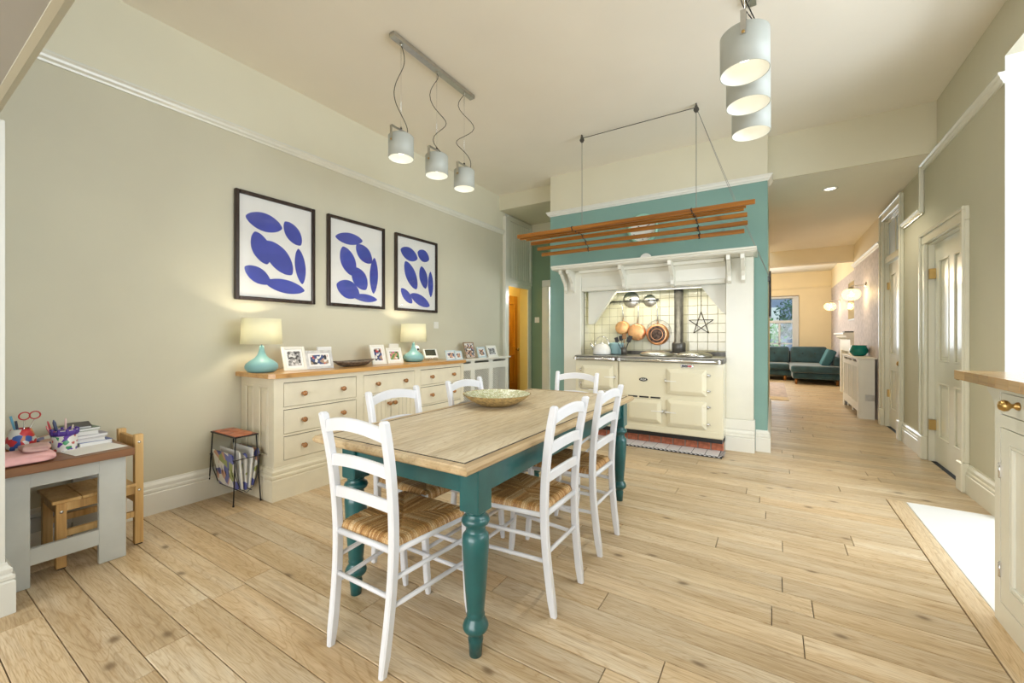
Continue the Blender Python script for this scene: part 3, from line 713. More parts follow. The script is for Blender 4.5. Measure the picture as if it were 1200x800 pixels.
    o = m.build('seat', M_rush, t)
    at = o.data.attributes.new('strand', 'FLOAT', 'POINT')
    for i, v in enumerate(strand): at.data[i].value = v
    return t
ch = make_chair()
spots = [((-1.33, 1.235, 0), 0, 'white ladder-back chair at the near end of the table, nearest the viewer'),
         ((-1.03, 1.775, 0), pi/2, 'white ladder-back chair on the right side of the table, nearer the viewer'),
         ((-1.035, 2.36, 0), pi/2, 'white ladder-back chair on the right side of the table, nearer the cream range'),
         ((-1.60, 1.655, 0), -pi/2, 'white ladder-back chair on the dresser side of the table, nearer the viewer'),
         ((-1.60, 2.30, 0), -pi/2, 'white ladder-back chair on the dresser side of the table, behind the patterned bowl'),
         ((-1.385, 2.99, 0), pi, 'white ladder-back chair at the far end of the table, backing onto the range')]
for i, (loc, rz, lab) in enumerate(spots):
    if i == 0: ch.location = loc; ch.rotation_euler = (0, 0, rz); ch['label'] = lab
    else: dup(ch, loc, rz, lab)
# ---- mosaic bowl
bx, by = -1.545, 2.275
bw = thing('decorative_bowl', 'wide shallow bowl with green mosaic lining on the dining table', 'bowl', (bx, by, TZ))
po = [(0, 0), (.085, 0), (.12, .014), (.165, .040), (.203, .075), (.205, .078)]
pi_ = [(.205, .078), (.199, .077), (.16, .046), (.115, .022), (.07, .010), (0, .007)]
MB().lathe(po, (bx, by, TZ), 56, caps=False).build('bowl_outside', M_bkt, bw)
m = MB(); nn = 64
rows = 12
for k in range(rows):
    r0, r1 = .03+.169*k/rows, .03+.169*(k+1)/rows
    def hz(r): return .009+.068*max(0, (r-.06)/.14)**1.35
    cnt = max(12, int(2*pi*r1/.0165))
    for i in range(cnt):
        a0 = 2*pi*(i+.06+(k % 2)*.5)/cnt; a1 = 2*pi*(i+.94+(k % 2)*.5)/cnt; ra, rb = r0+.0006, r1-.0006
        j_ = random.uniform(0, .0016)
        m._add([(bx+ra*cos(a0), by+ra*sin(a0), TZ+hz(ra)+j_), (bx+rb*cos(a0), by+rb*sin(a0), TZ+hz(rb)+j_), (bx+rb*cos(a1), by+rb*sin(a1), TZ+hz(rb)+j_+.001), (bx+ra*cos(a1), by+ra*sin(a1), TZ+hz(ra)+j_+.001)], [(0, 1, 2, 3)])
m.build('mosaic_lining', M_mosaic, bw, stuff=True)
MB().lathe([(.205, .077), (.16, .040), (.115, .016), (.07, .004), (0, .003)], (bx, by, TZ), 56, caps=False).build('lining_base', M_bkt, bw)
bw.scale = (1.1, 1.1, 1)
# ---- dresser
DX, DY0, DY1 = -3.13, 1.665, 3.90
dr = thing('dresser', 'long cream painted dresser with pine top and wooden knobs', 'dresser', (-3.36, 2.78, 0))
MB().box(-3.615, DX-.02, DY0+.012, DY1, .0, .905).build('body', M_dress, dr)
cols = [(1.665, 1.738, 2.387, 2.424), (2.424, 2.461, 3.097, 3.139), (3.139, 3.181, 3.846, 3.90)]
m = MB()
m.box(DX-.02, DX, DY0, 1.738, .0, .905).box(DX-.02, DX, 2.387, 2.461, 0, .905).box(DX-.02, DX, 3.097, 3.181, 0, .905).box(DX-.02, DX, 3.846, DY1, 0, .905)
for (a, b_) in ((1.738, 2.387), (2.461, 3.097), (3.181, 3.846)):
    m.box(DX-.02, DX, a, b_, .868, .905).box(DX-.02, DX, a, b_, 0, .28)
m.box(DX-.02, DX, 1.738, 2.387, .663, .682).box(DX-.02, DX, 1.738, 2.387, .461, .478).box(DX-.02, DX, 2.461, 3.097, .672, .69)
m.box(DX-.02, DX, 3.181, 3.846, .683, .702).box(DX-.02, DX, 3.181, 3.846, .48, .497)
m.build('face_frame', M_dress, dr)
box(DX-.019, DX-.0135, 1.738, 3.846, .28, .868).build('drawer_gap', M_gap, dr)
def drawer(y0, y1, z0, z1):
    o = box(DX-.013, DX+.001, y0+.004, y1-.004, z0+.003, z1-.006, bv=.0015).build('drawer', M_dress, dr)
    for f in (.235, .775): disc_knob(o, DX+.001, y0+(y1-y0)*f, (z0+z1)/2)
drawer(1.738, 2.387, .682, .868); drawer(1.738, 2.387, .478, .663); drawer(1.738, 2.387, .28, .461)
drawer(2.461, 3.097, .69, .868); drawer(3.181, 3.846, .702, .868); drawer(3.181, 3.846, .497, .683); drawer(3.181, 3.846, .28, .48)
for (y0, y1, ky) in ((2.461, 2.779, 2.745), (2.779, 3.097, 2.813)):
    m = MB().box(DX-.013, DX+.001, y0+.004, y0+.058, .283, .668).box(DX-.013, DX+.001, y1-.058, y1-.004, .283, .668).box(DX-.013, DX+.001, y0+.058, y1-.058, .283, .34).box(DX-.013, DX+.001, y0+.058, y1-.058, .612, .668)
    o = m.build('door', M_dress, dr)
    k = (y1-y0-.116)/4
    for i in range(4): box(DX-.013, DX-.006, y0+.058+i*k+.001, y0+.058+(i+1)*k-.001, .34, .612, bv=.003).build('board', M_dress, o)
    disc_knob(o, DX+.001, ky, .580)
# near end panels
m = MB()
ys = [(-3.615, -3.545), (-3.42, -3.345), (-3.205, DX)]
for a, b_ in ys: m.box(a, min(b_, DX-.0205), DY0, DY0+.0115, .31, .845)
m.box(-3.615, DX-.0205, DY0, DY0+.0115, .845, .905).box(-3.615, DX-.0205, DY0, DY0+.0115, 0, .31); m.build('end_frame', M_dress, dr)
for a, b_ in ((-3.545, -3.42), (-3.345, -3.205)):
    m = MB()
    for q in ((a, a+.018, .328, .827), (b_-.018, b_, .328, .827), (a, b_, .31, .328), (a, b_, .827, .845)): m.box(q[0], q[1], DY0-.002, DY0+.0112, q[2], q[3], bv=.004)
    m.box(a+.03, b_-.03, DY0+.004, DY0+.0115, .345, .81, bv=.003); m.build('end_panel', M_dress, dr)
PLP = [(0, 0), (.028, 0), (.028, .15), (.024, .158), (.030, .168), (.030, .182), (.018, .190), (.022, .200), (.022, .215), (.008, .228), (.006, .238), (0, .24)]
m = MB().mould(PLP, (DX+.0005, DY0), (DX+.0005, DY1), (1, 0), 0, 1, 0).mould(PLP, (-3.6, DY0-.0005), (DX, DY0-.0005), (0, -1), 0, 0, 1); m.build('plinth', M_dress, dr)
m = MB().prism([(-3.615, DY0-.04, .907), (DX+.0, DY0-.04, .907), (DX+.035, DY0-.005, .907), (DX+.035, DY1+.0, .907), (-3.615, DY1+.0, .907)], (0, 0, .033))
m.build('top', M_pine, dr)
DT = .941
# ---- table lamps
def lamp(y, lab, x=-3.385):
    t = thing('table_lamp', lab, 'lamp', (x, y, DT), 'aqua table lamps on the dresser')
    MB().lathe([(0, 0), (.080, 0), (.098, .008), (.113, .030), (.115, .048), (.106, .068), (.080, .090), (.048, .112), (.030, .135), (.020, .165), (.016, .195), (.014, .205), (0, .206)], (x, y, DT), 40).build('base', M_ceramic, t)
    MB().cyl((x, y, DT+.205), (x, y, DT+.285), .006).build('stem', M_chrome, t)
    m = MB(); rb, rt, z0, z1 = .143, .134, DT+.218, DT+.418
    V = []; n = 48
    for (r, z) in ((rb, z0), (rt, z1), (rt-.002, z1), (rb-.002, z0)):
        V += [(x+r*cos(2*pi*i/n), y+r*sin(2*pi*i/n), z) for i in range(n)]
    F = [(k*n+i, k*n+(i+1) % n, ((k+1) % 4)*n+(i+1) % n, ((k+1) % 4)*n+i) for k in range(4) for i in range(n)]
    m._add(V, F, True); m.build('lamp_shade', M_lshade, t)
    MB().lathe([(.0, 0), (.02, .01), (.028, .035), (.02, .06), (0, .07)], (x, y, DT+.27), 14).build('bulb', M_bulb, t)
    l = point('lamp_glow', (x, y, DT+.32), 7.5, (1, .86, .62), .035); return t
lamp(1.708, 'aqua ceramic lamp with pale shade on the near end of the dresser')
lamp(3.33, 'aqua ceramic lamp with pale shade on the dresser beside the small tilted screen')
# ---- photo frames
def frame(x, y, z, w_, h, rz, mat, pic, lab, bd=.022, tilt=14, mount=.018, grp='photo frames on the dresser'):
    t = thing('photo_frame', lab, 'photo frame', (x, y, z), grp, R(rz))
    w_ *= 1.28; h *= 1.05; bd *= 1.05; rz = -6 if rz < -10 else 0; t.rotation_euler.z = R(rz); tilt += 4
    T = Matrix.Rotation(R(-tilt), 4, 'Y')
    m = MB(); d = .014
    for q in ((-w_/2, -w_/2+bd, 0, h), (w_/2-bd, w_/2, 0, h), (-w_/2+bd, w_/2-bd, 0, bd), (-w_/2+bd, w_/2-bd, h-bd, h)):
        m.box(-d, 0, q[0], q[1], q[2], q[3], bv=.002, mat=None)
    bmesh.ops.transform(m.bm, matrix=T, verts=m.bm.verts); m.build('frame_border', mat, t, off=(0, 0, 0))
    box(-.010, -.006, -w_/2+bd, w_/2-bd, bd, h-bd, mat=T).build('mount', M_paper, t, off=(0, 0, 0))
    box(-.006, -.004, -w_/2+bd+mount, w_/2-bd-mount, bd+mount, h-bd-mount, mat=T).build('photo', pic, t, off=(0, 0, 0))
    box(-.019, -.014, -w_/2+.005, w_/2-.005, .004, h-.005, mat=T).build('backing', M_pine, t, off=(0, 0, 0))
    return t
M_fw = paint('frame_white', (.78, .77, .70), .4, .02); M_fs = paint('frame_silver', (.62, .62, .62), .3, .1, 30, metal=.4); M_fb = paint('frame_blue', (.50, .60, .64), .4, .03); M_fbr = paint('frame_bronze', (.30, .22, .14), .5, .4, 60)
frame(-3.33, 1.955, DT, .145, .195, -28, M_fw, P_BW, 'tall white frame with a dark mottled photo, nearest the left aqua lamp')
frame(-3.31, 2.165, DT, .185, .158, -28, M_fs, P_A, 'silver landscape frame with two people, beside the tall white frame')
solo(box(-.02, .0, -.07, .07, 0, .185, bv=.003), 'greeting_card', M_paper, 'white card standing behind the silver landscape frame on the dresser', 'card', (0, 0, 0)).location = (-3.42, 2.27, DT)
frame(-3.34, 2.83, DT, .13, .195, -28, M_fw, P_A, 'white portrait frame right of the long carved bowl')
frame(-3.33, 3.03, DT, .15, .160, -28, M_fw, P_B, 'square white frame with a green photo, left of the far lamp')
solo(box(-.012, .0, -.065, .065, 0, .20, bv=.003), 'text_plaque', M_fw, 'white plaque with dark lettering standing behind the green photo frame', 'plaque', (0, 0, 0)).location = (-3.43, 3.09, DT)
frame(-3.17, 3.735, DT, .125, .115, -20, M_fb, P_C, 'pale blue double photo frame, left half, at the end of the pine top', .018, 10, .012)
frame(-3.15, 3.85, DT, .10, .105, -8, M_fb, P_C, 'pale blue double photo frame, right half, at the end of the pine top', .018, 10, .012)
# ---- long carved bowl
m = MB(); rings = []
V = []; n = 28
def oval(a, b_, z): return [(a*0+b_*cos(2*pi*i/n), a*sin(2*pi*i/n)*(1+.12*abs(sin(2*pi*i/n))**6), z+.010*abs(sin(2*pi*i/n))**4*(1 if z > .03 else 0)) for i in range(n)]
rg_ = [oval(.10, .035, 0), oval(.14, .06, .012), (oval(.18, .085, .032)), oval(.215, .098, .048), oval(.205, .090, .050), oval(.17, .07, .034), oval(.10, .035, .018)]
m.loft(rg_); solo(m, 'carved_bowl', M_darkbowl, 'long dark carved wooden bowl on the dresser between the photo frames', 'bowl', (0, 0, 0)).location = (-3.34, 2.52, DT)
# ---- small tilted screen and camera
t = thing('monitor_screen', 'small white tilted screen on a wire stand, right of the far lamp', 'screen', (-3.36, 3.60, DT), None, R(-25))
T = Matrix.Translation((0, 0, .03)) @ Matrix.Rotation(R(-35), 4, 'Y')
box(-.018, 0, -.085, .085, 0, .125, bv=.006, mat=T).build('case', M_enamelw, t, off=(0, 0, 0))
box(0, .0015, -.068, .060, .03, .112, mat=T).build('display', M_screen, t, off=(0, 0, 0))
MB().tube([(-.06, -.05, .0), (.03, -.05, .0), (.03, -.05, .03), (.03, .05, .03), (.03, .05, 0), (-.06, .05, 0)], .003, 6).build('stand', M_chrome, t, off=(0, 0, 0))
t = thing('baby_camera', 'rounded white camera standing behind the small tilted screen', 'camera', (-3.47, 3.46, DT))
MB().lathe([(0, 0), (.04, 0), (.04, .012), (.016, .02), (.014, .09), (.028, .10), (.036, .13), (.030, .165), (0, .18)], (-3.47, 3.46, DT), 20).build('body', M_enamelw, t)
MB().lathe([(.014, 0), (.012, .006), (0, .007)], (-3.436, 3.45, DT+.13), 12, 0).build('lens', M_black, t)
solo(MB().tube([(-3.42, 3.40, DT+.006), (-3.35, 3.38, DT+.05), (-3.36, 3.42, DT+.10), (-3.40, 3.46, DT+.06)], .003, 6), 'lamp_cord', M_brown, 'short dark cable looping between lamp and tilted screen', 'cable', (-3.42, 3.40, DT))
# ---- radiator covers
def lattice(par, X, y0, y1, z0, z1, st=.028, mt=M_fw, nx=1):
    """diagonal lattice in the plane x=X"""
    m = MB(); w_ = .0052
    H = z1-z0; W = y1-y0
    for sgn in (1, -1):
        k = -H
        while k < W:
            a0, b0 = (k, 0) if sgn > 0 else (k+H, 0)
            pts = []
            for u, v in ((k, 0), (k+H, H)):
                pass
            u0, v0, u1, v1 = k, 0., k+H, H
            if u0 < 0: v0 = -u0; u0 = 0
            if u1 > W: v1 = H-(u1-W); u1 = W
            if u1-u0 > .004:
                if sgn < 0: v0, v1 = H-v0, H-v1
                d = Vector((u1-u0, v1-v0)).normalized()*w_; pn = (-d[1]/2, d[0]/2)
                xo = 0 if sgn > 0 else .002
                m.prism([(X+xo, y0+u0+pn[0], z0+v0+pn[1]), (X+xo, y0+u1+pn[0], z0+v1+pn[1]), (X+xo, y0+u1-pn[0], z0+v1-pn[1]), (X+xo, y0+u0-pn[0], z0+v0-pn[1])], (.003, 0, 0))
            k += st
    m.build('grille', mt, par)
rc = thing('radiator_cover', 'white lattice-fronted radiator cover between the dresser and the corner doorway', 'radiator cover', (-3.48, 4.6, 0))
RX = -3.355; ry = [3.915, 4.06, 4.345, 4.425, 4.735, 4.835, 5.17, 5.275]
bays = [(4.0, 4.33), (4.415, 4.745), (4.835, 5.165)]
m = MB().box(-3.615, RX, 5.25, 5.27, 0, .905)
e = [3.905]+[v for b_ in bays for v in b_]+[5.27]
for i in range(0, len(e), 2): m.box(RX-.016, RX, e[i], e[i+1], 0, .905)
for a, b_ in bays: m.box(RX-.016, RX, a, b_, .775, .865).box(RX-.016, RX, a, b_, 0, .33).box(RX-.016, RX, a, b_, .893, .905)
m.build('front_panel', M_fw, rc)
for a, b_ in bays: lattice(rc, RX-.010, a, b_, .33, .775, .03)
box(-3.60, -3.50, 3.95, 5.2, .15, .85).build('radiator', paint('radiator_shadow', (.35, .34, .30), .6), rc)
box(-3.615, RX+.02, 3.905, 5.285, .905, .925, bv=.005).build('top', M_fw, rc)
m = MB().mould([(0, 0), (.015, 0), (.015, .10), (0, .12)], (RX, 3.905), (RX, 5.27), (1, 0)); m.build('skirt', M_fw, rc)
RT = .925
frame(-3.42, 4.43, RT, .155, .215, -22, M_fbr, P_C, 'large bronze frame with a group photo, leftmost on the white radiator cover', .016, 12, .006)
frame(-3.42, 4.69, RT, .13, .15, -22, M_fb, P_C, 'small pale blue frame, middle of the three on the radiator cover', .022, 14, .012)
frame(-3.42, 4.95, RT, .165, .165, -22, M_fw, P_BW, 'white frame with a grey photo, nearest the corner doorway', .026, 16, .014)
# ---- framed abstract prints
def catmull(P, k=7):
    out = []; n = len(P)
    for i in range(n):
        p0, p1, p2, p3 = P[i-1], P[i], P[(i+1) % n], P[(i+2) % n]
        for j in range(k):
            t = j/k
            out.append(tuple(.5*((2*p1[a])+(-p0[a]+p2[a])*t+(2*p0[a]-5*p1[a]+4*p2[a]-p3[a])*t*t+(-p0[a]+3*p1[a]-3*p2[a]+p3[a])*t**3) for a in (0, 1)))
    return out
def picture(y0, y1, shapes, lab, z0=1.515, z1=2.395):
    X = XL+.004; t = thing('framed_print', lab, 'picture', (X, (y0+y1)/2, z0), 'blue cut-paper prints on the left wall')
    b_ = .030
    for q in ((y0, y0+b_, z0, z1), (y1-b_, y1, z0, z1), (y0+b_, y1-b_, z0, z0+b_), (y0+b_, y1-b_, z1-b_, z1)):
        MB().box(X, X+.032, q[0], q[1], q[2], q[3], bv=.004).build('frame_rail', M_frame, t)
    box(X+.002, X+.010, y0+b_-.002, y1-b_+.002, z0+b_-.002, z1-b_+.002).build('paper', M_paper, t)
    W, H = y1-y0, z1-z0
    m = MB(); k = 0
    for s_ in shapes:
        P = catmull(s_); xx = X+.0105+.0002*k; k += 1
        m.prism([(xx, y0+p[0]*W, z0+(1-p[1])*H) for p in P], (.0012, 0, 0))
    m.build('blue_shapes', M_blue, t)
    box(X+.020, X+.022, y0+b_, y1-b_, z0+b_, z1-b_).build('glass', M_pglass, t)
# plain abstract leaves, pebbles and bands
def leaf(cx, cy, L, W, ang, bend=0, n=12):
    P = []
    for sd in (1, -1):
        for i in range(n):
            t = i/n if sd > 0 else 1-i/n
            x = (t-.5)*L; y = sd*W*.66*sin(pi*t)**.6+bend*sin(pi*t)
            P.append((cx+(x*cos(ang)-y*sin(ang)), cy+(x*sin(ang)+y*cos(ang))*.78))
    return P
def shapes(kind):
    if kind == 0: return [leaf(.34, .25, .44, .17, .12), leaf(.70, .30, .34, .15, .9), leaf(.30, .50, .40, .17, 1.2), leaf(.52, .57, .50, .20, .85), leaf(.80, .62, .46, .11, 1.45), leaf(.26, .76, .34, .14, .5), leaf(.60, .84, .52, .13, .12)]
    if kind == 1: return [leaf(.36, .22, .46, .13, -.05), leaf(.62, .36, .36, .17, .7), leaf(.34, .48, .44, .19, 1.15), leaf(.80, .60, .56, .12, 1.6), leaf(.54, .66, .38, .19, .95), leaf(.34, .80, .40, .20, .3), leaf(.64, .88, .44, .09, .05)]
    return [leaf(.32, .24, .40, .17, .25), leaf(.66, .22, .30, .16, .3), leaf(.36, .52, .52, .18, 1.05), leaf(.66, .52, .40, .15, 1.3), leaf(.84, .60, .46, .10, 1.55), leaf(.26, .80, .34, .12, .75), leaf(.58, .84, .50, .14, .35)]
picture(1.612, 2.288, shapes(0), 'largest-looking framed print of blue abstract shapes, above the near lamp')
picture(2.418, 3.106, shapes(1), 'middle framed print of blue abstract shapes over the carved bowl')
picture(3.258, 3.946, shapes(2), 'framed print of blue abstract shapes, furthest along the left wall')
sw = thing('wall_switch', 'white square switch plate low on the left wall beyond the prints', 'switch', (XL, 3.946, 1.32))
box(XL+.001, XL+.010, 3.905, 3.99, 1.32, 1.405, bv=.003).build('plate', M_fw, sw); box(XL+.010, XL+.015, 3.935, 3.958, 1.345, 1.38, bv=.001).build('rocker', M_fw, sw)
sw = thing('wall_switch', 'cream switch plate on the green alcove wall', 'switch', (-3.5, 6.395, 1.46))
box(-3.54, -3.45, 6.388, 6.399, 1.46, 1.555, bv=.003).build('plate', M_fw, sw); box(-3.507, -3.483, 6.384, 6.388, 1.49, 1.525, bv=.001).build('rocker', M_fw, sw)
# ---- magazine rack table
mr = thing('magazine_rack', 'wire magazine rack with an orange patterned top, against the dresser end', 'magazine rack', (-3.42, 1.545, 0))
ax0, ax1, ay0, ay1, az = -3.60, -3.225, 1.445, 1.605, .503
box(ax0, ax1, ay0, ay1, az-.010, az, bv=.001).build('top_rim', M_black, mr)
for i in range(4):
    for j in range(2):
        wx = (ax1-ax0-.012)/4; wy = (ay1-ay0-.012)/2
        box(ax0+.006+i*wx+.001, ax0+.006+(i+1)*wx-.001, ay0+.006+j*wy+.001, ay0+.006+(j+1)*wy-.001, az, az+.003, bv=.0008).build('tile', M_rtop, mr)
for (tx, ty, fx, fy) in ((ax0+.012, ay0+.01, -3.60, 1.430), (ax1-.012, ay0+.01, -3.262, 1.452), (ax1-.012, ay1-.01, -3.226, 1.620), (ax0+.012, ay1-.01, -3.60, 1.615)):
    MB().tube([(tx, ty, az-.008), (fx, fy, .004)], .0045, 8).build('leg', M_black, mr)
    MB().lathe([(.007, 0), (.007, .01), (.005, .012)], (fx, fy, 0), 8).build('foot', M_black, mr)
yc = 1.532
for k in range(8):
    xx = -3.585+k*.345/7
    pts = [(xx, yc-.085, .335), (xx, yc-.075, .22), (xx, yc-.045, .12), (xx, yc, .085), (xx, yc+.045, .12), (xx, yc+.078, .22), (xx, yc+.090, .335)]
    MB().tube(pts, .0028, 6).build('basket_wire', M_black, mr)
for (yy, zz) in ((yc-.088, .335), (yc+.092, .335), (yc-.03, .095), (yc+.03, .095)): MB().cyl((-3.59, yy, zz), (-3.238, yy, zz), .0032, n=6).build('basket_rail', M_black, mr)
for xx in (-3.592, -3.236): MB().cyl((xx, yc-.095, .335), (xx, yc+.095, .335), .003, n=6).build('basket_rail', M_black, mr)
for k, (yy, a_, mt, lab) in enumerate(((-.050, -9, M_magz, 'colourful magazine nearest the front wires of the rack'), (-.022, -4, M_paper, 'white newspaper second in the magazine rack'), (.004, 0, M_magz, 'bright covered magazine in the middle of the rack'), (.028, 5, M_paper, 'pale folded paper behind the middle magazine in the rack'), (.050, 10, M_magz, 'curling magazine at the back of the rack, by the dresser'))):
    o = thing('magazine', lab, 'magazine', (-3.40, yc+yy, .10+abs(yy)*.4), 'magazines in the wire rack')
    T = Matrix.Rotation(R(a_*-1), 4, 'X'); m = MB()
    for q in range(4): m.box(-.14, .15-q*.004, -.008+q*.0045, -.0045+q*.0045, 0, .265-q*.006+.02*(k % 2), bv=.0008, mat=T)
    m.build('pages', mt, o, off=(0, 0, 0))
# ---- child's desk, chair and what lies on the desk
dk = thing('childs_desk', 'low grey painted childs desk with a dark pine top in the left corner', 'desk', (-3.3, .45, 0))
DZ = .605
m = MB()
for i in range(4): box(-3.60+i*.1535, -3.60+(i+1)*.1535-.001, .02, .835, DZ-.04, DZ, bv=.003).build('top_board', M_desk, dk)
def endleg(y0, y1, x0, x1): box(x0, x1, y0, y1, 0, DZ-.04, bv=.002).build('leg', M_grey, dk)
for y0, y1 in ((.38, .462), (.705, .815)): endleg(y0, y1, -3.08, -3.05); endleg(y0, y1, -3.58, -3.55)
for x0 in (-3.075, -3.575): 
    box(x0, x0+.022, .462, .705, .485, .563).build('rail', M_grey, dk); box(x0, x0+.022, .462, .705, .105, .185).build('rail', M_grey, dk)
box(-3.55, -3.08, .385, .405, .30, .563).build('back_panel', M_grey, dk); box(-3.55, -3.08, .385, .41, .105, .185).build('rail', M_grey, dk)
box(-3.54, -3.09, .41, .44, .48, .56).build('rail', M_grey, dk)
kc = thing('childs_chair', 'small raw pine childs chair tucked under the grey desk', 'chair', (-3.31, .75, 0))
for xx in (-3.47, -3.185):
    box(xx, xx+.035, .88, .92, .006, .645, bv=.003).build('back_post', M_kid, kc); box(xx, xx+.035, .565, .605, .006, .345, bv=.003).build('front_leg', M_kid, kc)
    box(xx+.006, xx+.028, .605, .88, .30, .345).build('seat_rail', M_kid, kc); box(xx+.006, xx+.028, .605, .88, .165, .198).build('stretcher', M_kid, kc)
    for yy in (.565, .88): box(xx+.004, xx+.031, yy+.004, yy+.036, 0, .006).build('foot_pad', M_black, kc)
for i in range(3): box(-3.475, -3.145, .55+i*.112, .66+i*.112, .345, .363, bv=.003).build('seat_board', M_kid, kc)
box(-3.435, -3.185, .888, .908, .53, .625, bv=.004).build('back_slat', M_kid, kc); box(-3.435, -3.185, .57, .59, .29, .345).build('seat_rail', M_kid, kc); box(-3.435, -3.185, .89, .91, .24, .29).build('back_rail', M_kid, kc)
for xx, yy, zz in ((-3.1495, .90, .60), (-3.1495, .90, .32), (-3.1495, .585, .30)): MB().lathe([(.008, 0), (.007, .002), (0, .003)], (xx, yy, zz), 10, 0).build('bolt_head', M_chrome, kc)
# pencil cup
cup = thing('pencil_cup', 'floral white cup with a purple rim holding pens on the desk', 'cup', (-3.24, .613, DZ))
MB().lathe([(0, 0), (.045, 0), (.047, .004), (.052, .112), (.048, .112), (.043, .006), (0, .006)], (-3.24, .613, DZ), 24).build('cup_body', M_floral, cup)
M_purple = paint('purple', (.08, .035, .28), .5)
m = MB()
for i in range(10):
    a = 2*pi*i/10; p = (-3.24+.050*cos(a), .613+.050*sin(a), DZ+.085)
    m.box(p[0]-.006, p[0]+.006, p[1]-.006, p[1]+.006, p[2]+.005, p[2]+.034, bv=.003)
m.lathe([(.0512, .084), (.0528, .085), (.0545, .108), (.0525, .109)], (-3.24, .613, DZ), 24); m.build('purple_rim', M_purple, cup)
for k, (dx, dy, tx, ty, h, c_, lab) in enumerate(((-.02, -.02, -.05, -.05, .16, (.6, .08, .10), 'red pen leaning left in the floral cup'), (0, -.01, -.01, -.045, .17, (.05, .07, .15), 'dark thick marker, tallest in the floral cup'), (.015, 0, .01, .0, .175, (.7, .5, .5), 'pink pencil standing upright in the floral cup'), (0, .01, .02, .03, .135, (.75, .65, .6), 'short pale pencil leaning right in the floral cup'), (-.01, -.02, -.02, -.065, .14, (.7, .25, .25), 'coral crayon leaning lowest to the left in the cup'))):
    bx_, by_ = -3.24+dx, .613+dy
    solo(MB().tube([(bx_, by_, DZ+.008), (bx_+tx*.6, by_+ty*.6, DZ+h*.9), (bx_+tx*.66, by_+ty*.66, DZ+h)], [.0045 if k != 1 else .007, .0045 if k != 1 else .007, .002], 8), 'pen', flat('pen_%d' % k, c_, .4), lab, 'pen', (bx_, by_, DZ+.008), 'pens in the floral cup')
# left pot with scissors
cp_ = thing('craft_pot', 'brightly patterned red and white pot at the left end of the desk', 'pot', (-3.42, .485, DZ))
MB().lathe([(0, 0), (.050, 0), (.056, .03), (.056, .06), (.044, .10), (.036, .12), (.033, .118), (.050, .05), (.046, .006), (0, .006)], (-3.42, .485, DZ), 24).build('pot_body', const(mk_print('pot_print', [(.6, .04, .05), WH, (.6, .2, .03), (.55, .03, .05), WH, (.05, .12, .4)], 38)), cp_)
sc_ = thing('scissors', 'red handled scissors standing in the patterned pot', 'scissors', (-3.42, .485, DZ+.01))
M_rd = flat('red_plastic', (.5, .03, .03), .3)
for s_, yy in ((1, .535), (-1, .497)):
    m = MB(); pts = [(-3.42, yy+.020*cos(2*pi*i/14), DZ+.185+.020*sin(2*pi*i/14)) for i in range(15)]; m.tube(pts, .0035, 6); m.build('handle', M_rd, sc_)
    MB().tube([(-3.42, yy+.0, DZ+.165), (-3.42, .49-s_*.004, DZ+.03)], .003, 6).build('blade', M_chrome, sc_)
for k, (dx, dy, h, c_, lab) in enumerate(((-.01, -.035, .19, (.15, .4, .6), 'light blue brush leaning left in the patterned pot'), (.015, -.02, .165, (.03, .04, .08), 'black pen in the patterned pot'))):
    solo(MB().tube([(-3.42, .485, DZ+.01), (-3.42+dx, .485+dy, DZ+h)], .005, 8), 'pen', flat('brush_%d' % k, c_, .4), lab, 'pen', (-3.42, .485, DZ+.01), 'pens in the patterned pot')
# pink folded blanket, purse
M_pink = paint('pink_fleece', (.78, .45, .46), .9, .08, 12, .2)
def soft(name, x0, x1, y0, y1, z0, z1, mt, lab, cat, n=14, amp=.004, seed=1):
    rq = random.Random(seed); m = MB(); cx, cy = (x0+x1)/2, (y0+y1)/2; rings = []
    K = 44
    for j in range(9):
        f = j/8; zz = z0+(z1-z0)*f; s_ = 1-.10*abs(2*f-1)**3-(.12 if f in (0., 1.) else 0); ring = []
        for i in range(K):
            a = 2*pi*i/K; e_ = .35; ca, sa = cos(a), sin(a)
            u = math.copysign(abs(ca)**e_, ca); v = math.copysign(abs(sa)**e_, sa)
            ring.append((cx+(x1-x0)/2*u*s_+amp*sin(3*a+j), cy+(y1-y0)/2*v*s_+amp*cos(4*a), zz+amp*.8*sin(2*a+seed)))
        rings.append(ring)
    m.loft(rings); return solo(m, name, mt, lab, cat, (cx, cy, z0))
soft('folded_blanket', -3.20, -3.0, .30, .545, DZ+.001, DZ+.045, M_pink, 'pink folded fleece lying at the left edge of the desk', 'blanket')
soft('soft_purse', -3.19, -3.06, .44, .535, DZ+.046, DZ+.075, paint('dusty_pink', (.52, .34, .32), .8, .1, 20, .2), 'dusty pink soft pouch on top of the pink fleece', 'pouch', seed=4)
solo(MB().tube([(-3.45, .54+.02*sin(i), DZ+.010+.006*(i % 3)) if False else (-3.50+.03*sin(i*1.3), .545+i*.010, DZ+.012+.008*abs(sin(i*.9))) for i in range(12)], .006, 6), 'cable', M_black, 'black tangled cable lying behind the pink pouch', 'cable', (-3.5, .545, DZ))
solo(MB().lathe([(0, 0), (.03, 0), (.034, .008), (.03, .018), (0, .02)], (-3.36, .545, DZ), 18), 'putty_tin', flat('yellow', (.62, .55, .05), .5), 'small yellow tin behind the pink pouch', 'tin', (-3.36, .545, DZ))
